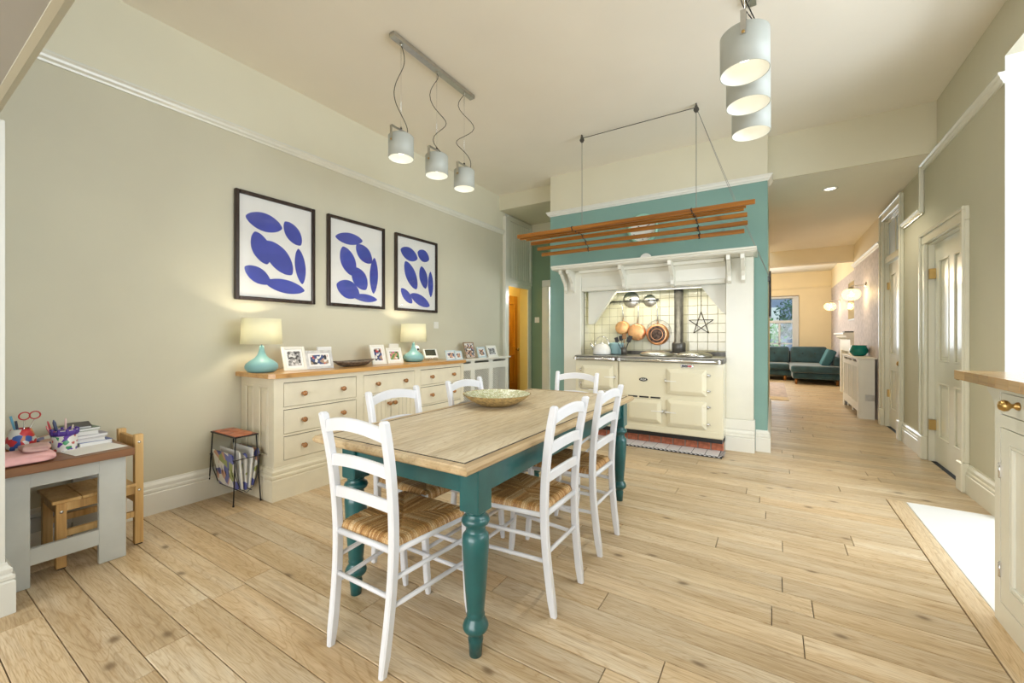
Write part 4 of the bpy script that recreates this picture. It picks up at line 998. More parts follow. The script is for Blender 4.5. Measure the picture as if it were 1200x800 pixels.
# paper stack
z = DZ
for k, (x0, x1, y0, y1, h, rz, c_, lab) in enumerate((
        (-3.30, -3.05, .60, .80, .003, 8, (.80, .82, .86), 'loose white drawing sheets, lowest on the desk'),
        (-3.52, -3.24, .66, .80, .016, 4, (.16, .20, .42), 'blue edged book at the bottom of the stack'),
        (-3.52, -3.25, .655, .79, .012, -5, (.72, .72, .72), 'white ring-bound pad above the blue edged book'),
        (-3.53, -3.27, .65, .785, .012, 6, (.38, .36, .42), 'grey magazine in the middle of the stack'),
        (-3.52, -3.28, .64, .765, .014, -3, (.74, .75, .72), 'thick white notebook above the grey magazine'),
        (-3.52, -3.30, .645, .76, .010, 7, (.18, .24, .17), 'green comic near the top of the stack'),
        (-3.51, -3.31, .65, .75, .008, -8, (.05, .05, .06), 'black notebook on top of the desk stack'))):
    cx, cy = (x0+x1)/2, (y0+y1)/2; hx, hy = (x1-x0)/2, (y1-y0)/2
    if k: h *= 1.45
    if k == 0: zz = DZ
    o = thing('book' if k else 'paper_sheets', lab, 'book' if k else 'paper', (cx, cy, z if k else DZ), 'books stacked on the desk' if k else None, R(rz))
    mt = flat('bookcover_%d' % k, c_, .5)
    if k:
        box(-hx, hx, -hy, hy, 0, .0015).build('cover', mt, o, off=(0, 0, 0)); box(-hx+.004, hx-.004, -hy+.002, hy-.004, .0015, h-.0015).build('pages', M_paper, o, off=(0, 0, 0)); box(-hx, hx, -hy, hy, h-.0015, h, bv=.0004).build('cover', mt, o, off=(0, 0, 0)); z += h
    else:
        box(-hx, hx, -hy, hy, 0, .0015).build('sheet', M_paper, o, off=(0, 0, 0)); box(-hx+.02, hx+.01, -hy-.01, hy+.005, .0015, h).build('sheet', M_paper, o, off=(0, 0, 0))
o = thing('magazine', 'orange and black magazine leaning on the left of the desk stack', 'magazine', (-3.43, .545, DZ), None, R(12))
T = Matrix.Rotation(R(-20), 4, 'X')
box(-.10, .10, 0, .075, 0, .012, mat=Matrix.Rotation(R(14), 4, 'X')).build('pages', flat('orange_cover', (.55, .12, .02), .5), o, off=(0, 0, 0))
box(-.09, .09, .015, .085, .020, .034, mat=Matrix.Rotation(R(12), 4, 'X')).build('cover', M_magz, o, off=(0, 0, 0))
# ---- pendants
def pendant(X, ys, z0, rad, h, lab, grp, drops=None, power=20, yb=None):
    yb = yb or (ys[0]-.09, ys[-1]+.12)
    t = thing('pendant_light', lab, 'pendant light', (X, ys[1], CE), grp)
    box(X-.028, X+.028, yb[0], yb[1], CE-.032, CE, bv=.003).build('ceiling_bar', M_steel, t)
    for k, y in enumerate(ys):
        zt = z0+h; 
        m = MB(); n = 40; w_ = .003
        m.lathe([(.0, 0), (.012, 0), (rad-.006, 0), (rad, -.006), (rad, -h), (rad-w_, -h), (rad-w_, -.010), (.02, -.008), (0, -.008)], (X, y, zt), n)
        sh = m.build('lamp_shade', M_shade, t)
        MB().lathe([(rad-w_-.0005, -h+.001), (rad-w_-.0005, -.0115), (.0, -.0115)], (X, y, zt), n, caps=False).build('shade_lining', M_white, sh)
        MB().lathe([(.018, -.012), (.018, -.05), (.028, -.062), (.036, -.085), (.036, -.10), (.026, -.122), (0, -.132)], (X, y, zt), 18).build('bulb', M_bulb, sh)
        hb = .048
        m = MB(); bwid = .012
        for s_ in (-1, 1): m.box(X-bwid, X+bwid, y+s_*(rad+.001), y+s_*(rad+.004), zt-.065, zt+hb-.0032)
        m.box(X-bwid, X+bwid, y-rad-.004, y+rad+.004, zt+hb-.003, zt+hb); m.build('bracket', M_steel, sh)
        for s_ in (-1, 1): MB().lathe([(.008, 0), (.007, s_*.003), (0, s_*.004)], (X, y+s_*(rad+.004), zt-.055), 10, 1).build('screw', M_brass, sh)
        MB().cyl((X, y, zt+hb), (X, y, CE-.03), .0013, n=6).build('wire', M_chrome, t)
        MB().lathe([(.008, 0), (.009, .012), (.004, .022), (0, .023)], (X, y, zt+hb-.001), 10).build('cap', M_brown, t)
        MB().lathe([(.012, 0), (.008, -.018), (0, -.02)], (X, y, CE-.031), 10).build('gland', M_steel, t)
        pts = []; rq = random.Random(k*3+1); L_ = CE-.04-zt
        A = (.05, .075, .085)[k]; fr = (1.2, 1.9, 2.1)[k]
        for i in range(25):
            f = i/24; env = sin(pi*f)**.6 if 0 < f < 1 else 0
            pts.append((X+A*env*sin(2*pi*fr*f+(0, .5, 2.6)[k])*.55+.06*f**5, y+A*env*cos(2*pi*fr*f*.8+k), CE-.04-f*L_))
        MB().tube(pts, .0028, 6).build('cord', M_brown, t)
        spot('pendant_glow', (X, y, z0+.008), power, (1, .92, .78), 150, .03)
pendant(-2.33, (2.166, 2.552, 2.91), 2.535, .092, .165, 'grey three-shade pendant bar hanging over the left side of the table', 'three-shade pendant lights', power=12)
pendant(-.115, (2.32, 2.655, 3.035), 2.505, .108, .19, 'grey three-shade pendant bar nearest the right, seen almost end on', 'three-shade pendant lights', power=12)
# ---- clothes airer
M_cordg = flat('grey_cord', (.30, .29, .26), .8)
ai = thing('clothes_airer', 'hanging wooden slatted clothes airer on cords in front of the teal wall', 'clothes airer', (-1.35, 4.3, 2.3))
SL = [(3.96, 2.335, -2.47, -.17), (4.07, 2.34, -2.52, -.14), (4.17, 2.345, -2.50, -.24), (4.31, 2.305, -2.49, -.20), (4.42, 2.250, -2.44, -.20), (4.50, 2.195, -2.42, -.26)]
SL = [(3.99, 2.340, -2.43, -.12), (4.08, 2.342, -2.45, -.19), (4.17, 2.345, -2.42, -.21), (4.28, 2.315, -2.42, -.19), (4.37, 2.262, -2.38, -.19), (4.44, 2.205, -2.36, -.22)]
for (yy, zz, x0, x1) in SL: box(x0, x1, yy-.011, yy+.011, zz-.020, zz+.020, bv=.003).build('slat', M_slat, ai)
for xx in (-1.763, -.609):
    m = MB()
    for (yy, zz, _, _) in SL:
        pts = [(xx+.006*sin(a*2), yy+.0185*cos(a), zz+.0235*sin(a)) for a in [2*pi*i/12 for i in range(13)]]; m.tube(pts, .0045, 6)
    for (a, b_) in zip(SL[:-1], SL[1:]): m.tube([(xx, a[0]+.016, a[1]-.006), (xx+.012, (a[0]+b_[0])/2, (a[1]+b_[1])/2-.012), (xx, b_[0]-.016, b_[1]+.01)], .004, 6)
    m.build('rope_lashing', M_black, ai)
    MB().tube([(xx, 4.17, 2.372), (xx, 4.25, 2.42), (xx, 4.25, 3.34)], .0035, 6).build('cord', M_cordg, ai)
    MB().tube([(xx, SL[0][0], 2.36), (xx, 4.25, 2.425), (xx, SL[3][0], 2.335)], .003, 6).build('cord', M_cordg, ai)
    m = MB().box(xx-.006, xx+.006, 4.236, 4.264, CE-.03, CE).lathe([(.024, -.007), (.018, -.003), (.018, .003), (.024, .007)], (xx, 4.25, CE-.055), 20, 1); m.box(xx-.012, xx+.012, 4.238, 4.242, CE-.08, CE-.02).box(xx-.012, xx+.012, 4.258, 4.262, CE-.08, CE-.02); m.build('pulley', M_cast, ai)
MB().tube([(-1.763, 4.25, CE-.035), (-.609, 4.25, CE-.035)], .0035, 6).build('cord', M_brown, ai)
MB().tube([(-.60, 4.26, CE-.06), (-.30, 4.70, 2.55), (-.032, 5.09, 1.86)], .0022, 6).build('cord', M_cordg, ai)
MB().tube([(-.60, 4.27, CE-.06), (-.315, 4.72, 2.55), (-.025, 5.12, 1.84)], .0022, 6).build('cord', M_cordg, ai)
cl = thing('cord_cleat', 'small metal cleat with wound cord on the right corner of the teal chimney breast', 'cleat', (BX1, 5.19, 1.84))
m = MB().box(BX1, BX1+.012, 5.18, 5.20, 1.80, 1.86).box(BX1+.012, BX1+.022, 5.183, 5.197, 1.75, 1.91, bv=.003); m.build('horn', M_cast, cl)
m = MB()
for i in range(4): m.tube([(BX1+.012, 5.18, 1.77+i*.01), (BX1+.03, 5.175, 1.83), (BX1+.012, 5.20, 1.89-i*.01)], .0035, 5)
m.build('wound_cord', M_brown, cl)
# ---- mantelpiece round the range
mp = thing('mantelpiece', 'cream timber mantelpiece with deep bracketed shelf around the range alcove', 'mantelpiece', (-1.26, 5.05, 0))
def pil(x0, x1):
    box(x0, x1, 5.035, BY, .335, 2.06, bv=.004).build('pilaster', M_warmw, mp)
    box(x0-.004, x1+.012, 5.025, BY, .225, .335, bv=.006).build('plinth_block', M_white, mp)
    MB().mould(SK_P, (x0-.002, 5.03), (x1+.01, 5.03), (0, -1)).box(x0-.002, x1+.01, 5.03, BY, 0, .224).build('plinth_base', M_white, mp)
pil(-2.345, NX0-.003); pil(NX1+.003, -.165)
m = MB()
m.prism([(-2.10, 5.06, 1.80), (-2.10, 5.135, 1.80), (-2.10, 5.135, 2.06), (-2.10, 4.97, 2.06), (-2.10, 5.02, 2.03), (-2.10, 5.05, 1.98)], (1.67, 0, 0)); m.build('frieze', M_warmw, mp)
box(-2.098, -.432, 5.035, 5.065, 1.802, 1.850, bv=.006).build('lower_bead', M_warmw, mp)
box(-2.098, -.432, 4.94, 4.98, 2.02, 2.061, bv=.006).build('upper_bead', M_warmw, mp)
CP = [(5.07, 1.785), (5.01, 1.790), (4.98, 1.815), (4.975, 1.86), (4.955, 1.905), (4.91, 1.945), (4.87, 1.985), (4.85, 2.01), (4.815, 2.015), (4.81, 2.0625), (5.07, 2.0625)]
for x in (-2.315, -2.215, -1.545, -.985, -.405, -.275):
    MB().prism([(x, a, b_) for a, b_ in CP], (.035, 0, 0)).build('bracket', M_warmw, mp)
m = MB().prism([(-2.39, 4.775, 2.062), (-2.39, 4.755, 2.074), (-2.39, 4.755, 2.085), (-2.39, 4.74, 2.092), (-2.39, 4.74, 2.112), (-2.39, BY, 2.112), (-2.39, BY, 2.062)], (2.26, 0, 0)); m.build('shelf', M_warmw, mp)
t = thing('carbon_monoxide_alarm', 'small white rounded alarm with grey marks standing on the mantel shelf', 'alarm', (-1.28, 5.03, 2.112))
MB().prism([(-1.28+.075*cos(a), 5.04, 2.112+.10*sin(a)**.8) for a in [pi*i/12 for i in range(13)]], (0, .04, 0)).build('case', M_enamelw, t)
box(-1.315, -1.245, 5.037, 5.0405, 2.135, 2.160, bv=.001).build('grey_label', flat('grey_mark', (.35, .36, .36)), t)
al = thing('alcove_added_light', 'added slim white light fitting under the alcove lintel, brightening the range', 'light fitting', (-1.26, 5.22, 1.80))  # fitting and its area light are added to brighten the range alcove
box(-1.93, -.59, 5.19, 5.25, 1.787, 1.809, bv=.004).build('housing', M_enamelw, al); box(-1.91, -.61, 5.20, 5.24, 1.783, 1.787).build('diffuser', M_shadeglow, al)
area('alcove_fill', (-1.26, 5.22, 1.778), (0, 0, 0), 1.3, .05, 5, (1, .93, .72))
# ---- wall clock
def textmesh(name, cu, mat):
    tmp = bpy.data.objects.new('tmp_text', cu); COL.objects.link(tmp); bpy.context.view_layer.update()
    me = bpy.data.meshes.new_from_object(tmp.evaluated_get(bpy.context.evaluated_depsgraph_get()))
    bpy.data.objects.remove(tmp); bpy.data.curves.remove(cu); me.materials.clear(); me.materials.append(mat)
    o = bpy.data.objects.new(name, me); COL.objects.link(o); return o
ck = thing('wall_clock', 'round pale clock with a mint rim on the teal wall behind the airer', 'clock', (-1.34, BY, 2.34))
cc = (-1.335, BY-.004, 2.525)
M_mint = paint('mint_rim', (.32, .60, .50), .25, .03)
MB().lathe([(.185, 0), (.185, -.03), (.172, -.045), (.158, -.045), (.152, -.030), (.152, -.012), (0, -.012)], cc, 48, 1, caps=False).build('rim', M_mint, ck)
MB().lathe([(.152, -.013), (0, -.013)], cc, 48, 1, caps=False).build('dial', M_paper, ck)
for i in range(12):
    a = 2*pi*i/12; T = Matrix.Translation((cc[0], cc[1]-.014, cc[2])) @ Matrix.Rotation(a, 4, 'Y')
    txt = bpy.data.curves.new('numeral', 'FONT'); txt.body = str(12 if i == 0 else i); txt.size = .032; txt.align_x = 'CENTER'; txt.align_y = 'CENTER'; txt.extrude = .0004
    o = textmesh('numeral', txt, M_black); o.parent = ck
    o.location = (cc[0]+.123*sin(a)-ck.location[0], cc[1]-.0145-ck.location[1], cc[2]+.123*cos(a)-ck.location[2]); o.rotation_euler = (R(90), 0, 0)
for a, L_, w_ in ((R(305), .07, .005), (R(60), .10, .0035)):
    T = Matrix.Translation((cc[0], cc[1]-.018, cc[2])) @ Matrix.Rotation(a, 4, 'Y'); box(-w_, w_, -.001, .001, -.015, L_, mat=T).build('hand', M_black, ck)
# ---- range cooker
AY = 4.75
rk = thing('range_cooker', 'large cream enamelled range cooker with chrome rail and domed hotplate lids', 'range cooker', (-1.22, 5.1, .10))
MB().box(-1.515, -.425, AY, 5.44, .155, .935, bv=.010, seg=3).build('body', M_aga, rk)
MB().box(-2.06, -1.523, AY+.01, 5.44, .155, .935, bv=.010, seg=3).build('side_body', M_aga, rk)
box(-1.53, -.44, AY+.06, 5.42, .10, .155).build('base', M_black, rk); box(-2.05, -1.53, AY+.06, 5.42, .10, .155).build('base', M_black, rk)
box(-1.50, -.43, AY-.006, AY+.004, .165, .225, bv=.003).build('plinth_panel', M_aga, rk)
for x0, x1 in ((-1.523, -.42), (-2.065, -1.527)):
    box(x0, x1, AY-.02, 5.46, .937, .985, bv=.008, seg=2).build('hob_top', M_cast, rk)
    box(x0+.006, x1-.006, AY-.012, 5.44, .985, .989, bv=.001).build('hob_plate', M_steel, rk)
    MB().cyl((x0+.012, AY-.065, .957), (x1-.012, AY-.065, .957), .0135, n=14).build('towel_rail', M_chrome, rk)
    for xx in (x0+.02, x1-.045): box(xx, xx+.025, AY-.078, AY-.018, .938, .976, bv=.005).build('rail_bracket', M_chrome, rk)
box(-2.06, -.425, 5.44, 5.47, .985, 1.035, bv=.004).build('splash_ledge', M_cast, rk)
def rdoor(x0, x1, z0, z1, hinge, vents=False, thin=False):
    m = MB(); b_ = .0; f = AY-.004; d = .030
    V = [(x0, f, z0), (x1, f, z0), (x1, f, z1), (x0, f, z1), (x0, f-.014, z0), (x1, f-.014, z0), (x1, f-.014, z1), (x0, f-.014, z1)]
    e = .040; fd = .05
    V += [(x0+e, f-.036, z0+e), (x1-e, f-.036, z0+e), (x1-e, f-.036, z1-e), (x0+e, f-.036, z1-e)]
    F = [(0, 1, 2, 3)]+[(i, (i+1) % 4, 4+(i+1) % 4, 4+i) for i in range(4)]+[(4+i, 4+(i+1) % 4, 8+(i+1) % 4, 8+i) for i in range(4)]+[(8, 9, 10, 11)]
    m._add(V, F)
    es = [e_ for e_ in m.bm.edges]; bmesh.ops.bevel(m.bm, geom=es, offset=.003, segments=2, affect='EDGES')
    o = m.build('oven_door', M_aga, rk)
    hx = x1 if hinge > 0 else x0; ox = x0 if hinge > 0 else x1
    for zz in (z0+.055, z1-.055):
        MB().prism([(hx+hinge*.006, f-.016, zz-.008), (hx+hinge*.006, f-.016, zz+.008), (hx-hinge*.10, f-.036, zz+.002), (hx-hinge*.10, f-.036, zz-.002)], (0, -.008, 0)).build('strap', M_aga, o)
        MB().lathe([(.009, -.016), (.009, .016)], (hx+hinge*.014, f-.014, zz), 12, 2).build('hinge_pin', M_chrome, o)
        box(hx+hinge*.002, hx+hinge*.04, f-.016, f, zz-.006, zz+.006, bv=.002).build('hinge_arm', M_chrome, o)
    zz = (z0+z1)/2+.005
    MB().prism([(ox-hinge*.02, f-.018, zz-.008), (ox-hinge*.02, f-.018, zz+.008), (ox+hinge*.10, f-.036, zz+.003), (ox+hinge*.10, f-.036, zz-.003)], (0, -.010, 0)).build('latch', M_enamelw, o)
    MB().lathe([(.007, -.02), (.007, .02)], (ox-hinge*.018, f-.010, zz), 10, 2).build('latch_keep', M_chrome, o)
rdoor(-.975, -.58, .592, .868, 1); rdoor(-.975, -.58, .245, .535, 1); rdoor(-1.42, -1.035, .262, .520, -1)
rdoor(-1.965, -1.575, .600, .875, -1); rdoor(-1.965, -1.575, .250, .535, -1)
box(-1.43, -1.025, AY-.012, AY, .522, .560, bv=.003).build('vent_panel', M_aga, rk)
for k in range(3): box(-1.40+k*.125, -1.295+k*.125, AY-.0135, AY-.011, .532, .550, bv=.0008).build('vent_slot', M_black, rk)
MB().lathe([(0, -.001), (.001, -.001)], (0, 0, 0), 4, 1) if False else None
m = MB(); m.prism([(-1.231+.047*cos(2*pi*i/28), AY-.001, .735+.021*sin(2*pi*i/28)) for i in range(28)], (0, -.006, 0)); bd = m.build('badge', M_black, rk)
txt = bpy.data.curves.new('badge_letters', 'FONT'); txt.body = 'AGA'; txt.size = .032; txt.align_x = 'CENTER'; txt.align_y = 'CENTER'; txt.extrude = .0006
o = textmesh('badge_letters', txt, M_enamelw); o.parent = bd; o.location = (-1.231+1.22, AY-.0078-5.1, .735-.10); o.rotation_euler = (R(90), 0, 0)
tg = box(-.835, -.705, AY-.010, AY+.001, .885, .918, bv=.004).build('thermometer', M_chrome, rk)
box(-.825, -.765, AY-.012, AY-.0095, .892, .911).build('dark_scale', M_black, tg); box(-.764, -.725, AY-.012, AY-.0095, .892, .911).build('red_scale', M_rd, tg)
for cx in (-1.165, -.745):
    ld = MB().lathe([(.178, 0), (.186, .006), (.186, .020), (.178, .028), (.150, .044), (.09, .056), (.03, .060), (0, .0605)], (cx, 5.06, .990), 44).build('hotplate_lid', M_steel, rk)
    MB().tube([(cx-.055, 4.885, 1.012), (cx-.05, 4.862, 1.014), (cx+.05, 4.862, 1.014), (cx+.055, 4.885, 1.012)], .010, 10).build('lid_handle', M_chrome, ld)
    box(cx-.03, cx+.03, 5.24, 5.31, .99, 1.01, bv=.003).build('lid_hinge', M_cast, ld)
MB().lathe([(0, 0), (.14, 0), (.14, .006), (0, .007)], (-1.79, 5.05, .989), 36).build('warming_plate', M_cast, rk)
MB().tube([(-1.99, AY-.03, .70), (-1.99, AY-.035, .60), (-1.96, AY-.04, .585), (-1.58, AY-.04, .578)], .006, 8).build('pull_bar', M_chrome, rk)
MB().lathe([(.078, 0), (.078, .14), (.070, .155), (.052, .16), (.052, .86)], (-.965, 5.36, .99), 28).build('flue_pipe', M_cast, rk)
MB().lathe([(.082, 0), (.086, .006), (.086, .02), (.082, .026)], (-.965, 5.36, .99), 28).build('flue_collar', M_steel, rk)
# ---- brick plinth and hearth tiles
hb = thing('brick_hearth', 'red brick plinth and white tiled hearth strip under the range', 'hearth', (-1.26, 4.85, 0))
box(NX0, NX1, 4.905, 5.49, .002, .096).build('mortar_bed', M_mortar, hb)
nb_ = 13; bw_ = (NX1-NX0)/nb_; b0 = None
for i in range(nb_):
    if b0 is None: b0 = MB().box(.006, bw_-.006, 0, .09, .008, .098, bv=.004).build('brick', M_brick, hb, off=(0, 0, 0)); q = b0
    else: q = copyobj(b0, hb)
    q.location = (NX0+i*bw_+1.26, 4.890+random.uniform(-.003, .003)-4.85, random.uniform(-.002, .001))
box(-2.16, -.425, 4.600, 4.90, .0005, .006).build('tile_bed', flat('dark_grout', (.03, .03, .035), .8), hb)
nt_ = 13; tw = (2.13-.46)/nt_; t2 = None
for i in range(nt_):
    if t2 is None: t2 = box(.003, tw-.003, 0, .222, .005, .0105, bv=.0015).build('tile', M_wtile, hb, off=(0, 0, 0)); q = t2
    else: q = copyobj(t2, hb)
    q.location = (-2.13+i*tw+1.26, 4.664-4.85, 0)
m = MB(); M2 = MB()
k = 0; x = -2.14
while x < -.455:
    for r_ in range(2):
        for s_ in range(1): (m if (k+r_) % 2 else M2).box(x+.001, x+.020, 4.612+r_*.022, 4.631+r_*.022, .005, .0098)
    x += .0215; k += 1
for r_ in range(11): 
    for s_ in range(2): (m if (r_+s_) % 2 else M2).box(-.458+s_*.0215+.004, -.438+s_*.0215+.004, 4.664+r_*.0215, 4.684+r_*.0215, .005, .0098)
m.build('border_tile_dark', M_black, hb, stuff=True); M2.build('border_tile_white', M_wtile, hb, stuff=True)
# ---- things on the hob
kt = thing('kettle', 'cream enamel kettle with a wire hoop handle, left on the hob', 'kettle', (-1.80, 4.98, .996))
MB().lathe([(0, 0), (.105, 0), (.110, .01), (.106, .06), (.090, .10), (.060, .128), (.040, .134), (0, .136)], (-1.80, 4.98, .996), 32).build('pot_body', M_enamelw, kt)
MB().lathe([(.036, 0), (.030, .010), (.008, .016), (.010, .028), (0, .032)], (-1.80, 4.98, 1.129), 16).build('lid', M_chrome, kt)
MB().tube([(-1.875+.0, 4.98, 1.09)]+[(-1.80+.088*cos(a), 4.98, 1.125+.095*sin(a)) for a in [pi-pi*i/12 for i in range(13)]]+[(-1.722, 4.98, 1.09)], .005, 8).build('handle', M_chrome, kt)
MB().tube([(-1.895, 4.965, 1.06), (-1.925, 4.955, 1.11), (-1.94, 4.95, 1.135)], [.022, .016, .013], 12).build('spout', M_chrome, kt)
st = thing('stock_pot', 'pale blue lidded pot behind the cream kettle', 'pot', (-1.685, 5.20, .996))
MB().lathe([(0, 0), (.10, 0), (.104, .01), (.104, .12), (.108, .125), (.108, .130), (.0, .131)], (-1.685, 5.20, .996), 32).build('pot_body', M_enamelb, st)
MB().lathe([(.106, 0), (.09, .012), (.02, .022), (.012, .03), (.016, .042), (0, .046)], (-1.685, 5.20, 1.126), 28).build('lid', M_enamelb, st)
uc = thing('utensil_jar', 'dark jar of black spatulas and ladles behind the hob, beside the blue pot', 'jar', (-1.545, 5.05, .996))
MB().lathe([(0, 0), (.035, 0), (.035, .09), (.032, .09), (.030, .006), (0, .006)], (-1.545, 5.05, .996), 20).build('jar_body', M_cast, uc)
rq = random.Random(2)
for i, (dx, dy) in enumerate(((-.075, -.03), (-.04, .02), (.01, -.02), (.05, .02), (.075, -.02), (-.01, .03))):
    u = thing('utensil', ['black spatula leaning furthest left in the jar', 'black ladle behind the left spatula', 'wooden spoon in the middle of the jar', 'black slotted spoon leaning right in the jar', 'black fish slice leaning furthest right in the jar', 'black spoon at the back of the jar'][i], 'utensil', (-1.545, 5.05, 1.0), 'utensils in the jar on the hob')
    tip = Vector((-1.545+dx, 5.05+dy, 1.16+.02*(i % 3))); mt = M_black if i != 2 else M_knob
    MB().tube([(-1.545+dx*.1, 5.05+dy*.1, 1.005), tip], .004, 6).build('handle', mt, u)
    T = Matrix.Translation(tip) @ Matrix.Rotation(dx*4, 4, 'Y'); MB().box(-.024, .024, -.003, .003, -.012, .05, bv=.003, mat=T).build('blade', mt, u)
# ---- hanging rail, pans, lids, star
RZ, RY = 1.685, 5.455
rl = thing('pan_rail', 'iron pan rail with hooks on the cream tiled wall over the range', 'rail', (-1.55, RY, RZ))
MB().cyl((-1.88, RY, RZ), (-1.235, RY, RZ-.004), .009, n=12).build('bar', M_cast, rl)
for x in (-1.865, -1.55, -1.25): MB().cyl((x, RY, RZ), (x, 5.497, RZ), .007, n=8).lathe([(.018, 0), (.016, -.006), (0, -.007)], (x, 5.497, RZ), 12, 1).build('wall_mount', M_cast, rl)
for x in (-1.88, -1.235): MB().lathe([(0, -.014), (.014, -.008), (.016, 0), (.014, .008), (0, .014)], (x, RY, RZ), 14, 0).build('finial', M_cast, rl)
for x in (-1.85, -1.80, -1.715, -1.50, -1.455, -1.255): MB().tube([(x, RY-.009+.018*cos(a)*.5-.0, RZ+.010*sin(a)) for a in [pi*i/6-pi/2 for i in range(10)]]+[(x, RY-.02, RZ-.03), (x, RY-.028, RZ-.045), (x, RY-.034, RZ-.04)], .0028, 6).build('hook', M_cast, rl)
def pan(x, z, r, d, hl, mt, mt2, lab, lean=.0):
    t = thing('copper_pan', lab, 'pan', (x, RY-.02, RZ-.03), 'pans hanging over the range')
    y = 5.49
    MB().lathe([(r, 0), (r, -.003), (r*.96, -d), (r*.80, -d-.006), (0, -d-.006)], (x, y-.004, z), 36, 1, caps=False).build('pan_body', mt, t)
    MB().lathe([(r*.78, -.0005), (r*.74, -.002), (0, -.002)], (x, y-.009-d, z), 36, 1, caps=False).build('pan_base', mt2, t)
    MB().lathe([(r*.50, 0), (r*.52, -.0015), (r*.54, 0)], (x, y-.0115-d, z), 30, 1, caps=False).build('base_ring', mt, t)
    MB().tube([(x, y-.012, z+r*.9), (x+lean*.4, y-.020, z+r+hl*.4), (x+lean, RY-.03, z+r+hl)], [.010, .007, .008], 8).build('handle', M_steel, t)
    MB().tube([(x+lean+.010*cos(a), RY-.03, z+r+hl+.010+.010*sin(a)) for a in [2*pi*i/10 for i in range(11)]], .003, 6).build('hanging_ring', M_steel, t)
pan(-1.685, 1.333, .090, .07, .215, M_copperl, M_copperl, 'smallest orange copper pan hanging at the left of the rail')
pan(-1.497, 1.275, .110, .08, .225, M_copper, M_copperl, 'pink copper saucepan hanging in the middle of the rail', .03)
pan(-1.240, 1.245, .138, .05, .245, M_copper, M_burnt, 'large copper frying pan with a blackened base, nearest the flue pipe')
sg = thing('splatter_guard', 'round wire mesh splatter guard hanging behind the large blackened pan', 'splatter guard', (-1.235, 5.494, 1.10))
m = MB().tube([(-1.235+.155*cos(2*pi*i/36), 5.493, 1.275+.155*sin(2*pi*i/36)) for i in range(37)], .004, 6); m.build('rim', M_steel, sg)
m = MB()
for k in range(-7, 8):
    q = k*.02; L_ = math.sqrt(.153**2-q*q); m.tube([(-1.235+q, 5.494, 1.275-L_), (-1.235+q, 5.494, 1.275+L_)], .0009, 4).tube([(-1.235-L_, 5.4935, 1.275+q), (-1.235+L_, 5.4935, 1.275+q)], .0009, 4)
m.build('mesh', M_steel, sg, stuff=True)
for x, z, r, lab in ((-1.583, 1.705, .105, 'larger steel pan lid hooked behind the left of the rail'), (-1.343, 1.682, .080, 'smaller steel pan lid hooked behind the right of the rail')):
    t = thing('saucepan_cover', lab, 'pan lid', (x, 5.49, z-r), 'pan lids on the rail')
    MB().lathe([(r, 0), (r, -.005), (r*.9, -.009), (r*.5, -.020), (0, -.024)], (x, 5.492, z), 36, 1, caps=False).build('disc', M_steel, t)
    MB().lathe([(.006, -.022), (.006, -.034), (.014, -.036), (.012, -.042), (0, -.043)], (x, 5.492, z), 14, 1).build('knob', M_black, t)
sr = thing('hanging_star', 'black twig star hanging by a chain on the tiles right of the flue', 'star', (-.735, 5.48, 1.26))
cs = (-.732, 5.48, 1.375); P5 = [(cs[0]+.142*sin(2*pi*i/5), cs[1], cs[2]+.142*cos(2*pi*i/5)) for i in range(5)]
for i in range(5): MB().tube([P5[i], P5[(i+2) % 5]], .0045, 6).build('twig', M_brown, sr)
m = MB()
for i in range(16): m.tube([(cs[0]+.004*cos(a)*(i % 2), cs[1]+.004*cos(a)*((i+1) % 2), 1.517+i*.018+.011*sin(a)) for a in [2*pi*j/8 for j in range(9)]], .0015, 5)
m.build('chain', M_cast, sr)
# ---- right foreground peninsula
pn = thing('kitchen_cabinet', 'cream kitchen base cabinet at the right edge with brass-coloured knob', 'cabinet', (1.12, 1.0, 0))
PX = .82; py1 = 2.645
box(PX+.022, 1.42, -1.0, py1-.002, 0, 1.005).build('carcass', M_warmw, pn)
m = MB().box(PX, PX+.022, 2.595, py1, 0, 1.005).box(PX, PX+.022, 1.95, 2.595, .985, 1.005).box(PX, PX+.022, 1.95, 2.595, .838, .890).box(PX, PX+.022, 1.95, 2.595, 0, .095).box(PX, PX+.022, -1.0, 1.95, 0, 1.005); m.build('face_frame', M_warmw, pn)
box(PX+.020, PX+.0225, 1.95, 2.595, .095, .985).build('door_gap', M_gap, pn)
o = box(PX+.001, PX+.019, 1.955, 2.592, .893, .982, bv=.002).build('drawer', M_warmw, pn)
MB().lathe([(.017, 0), (.016, -.006), (.009, -.012), (.009, -.020), (.021, -.030), (.023, -.042), (.016, -.054), (0, -.058)], (PX+.001, 2.44, .944), 18, 0).build('knob', M_brass, o)
m = MB().box(PX+.001, PX+.019, 2.515, 2.591, .098, .834).box(PX+.001, PX+.019, 1.955, 2.03, .098, .834).box(PX+.001, PX+.019, 2.03, 2.515, .775, .834).box(PX+.001, PX+.019, 2.03, 2.515, .098, .18)
o = m.build('door', M_warmw, pn)
for q in ((2.497, 2.515, .198, .757), (2.03, 2.048, .198, .757), (2.03, 2.515, .757, .775), (2.03, 2.515, .18, .198)): box(PX+.002, PX+.016, q[0], q[1], q[2], q[3], bv=.004).build('bead', M_warmw, o)
box(PX+.012, PX+.018, 2.048, 2.497, .198, .757).build('panel', M_warmw, o)
for z in (.62, .20): MB().cyl((PX-.002, 2.593, z), (PX-.002, 2.593, z+.065), .005, n=8).box(PX-.003, PX+.001, 2.588, 2.60, z+.004, z+.061).build('hinge', M_chrome, pn)
wk = thing('butcher_block_worktop', 'thick butcher block worktop overhanging the right foreground cabinet', 'worktop', (1.1, 1.0, 1.006))
rr = random.Random(9); xx = .78; k = 0
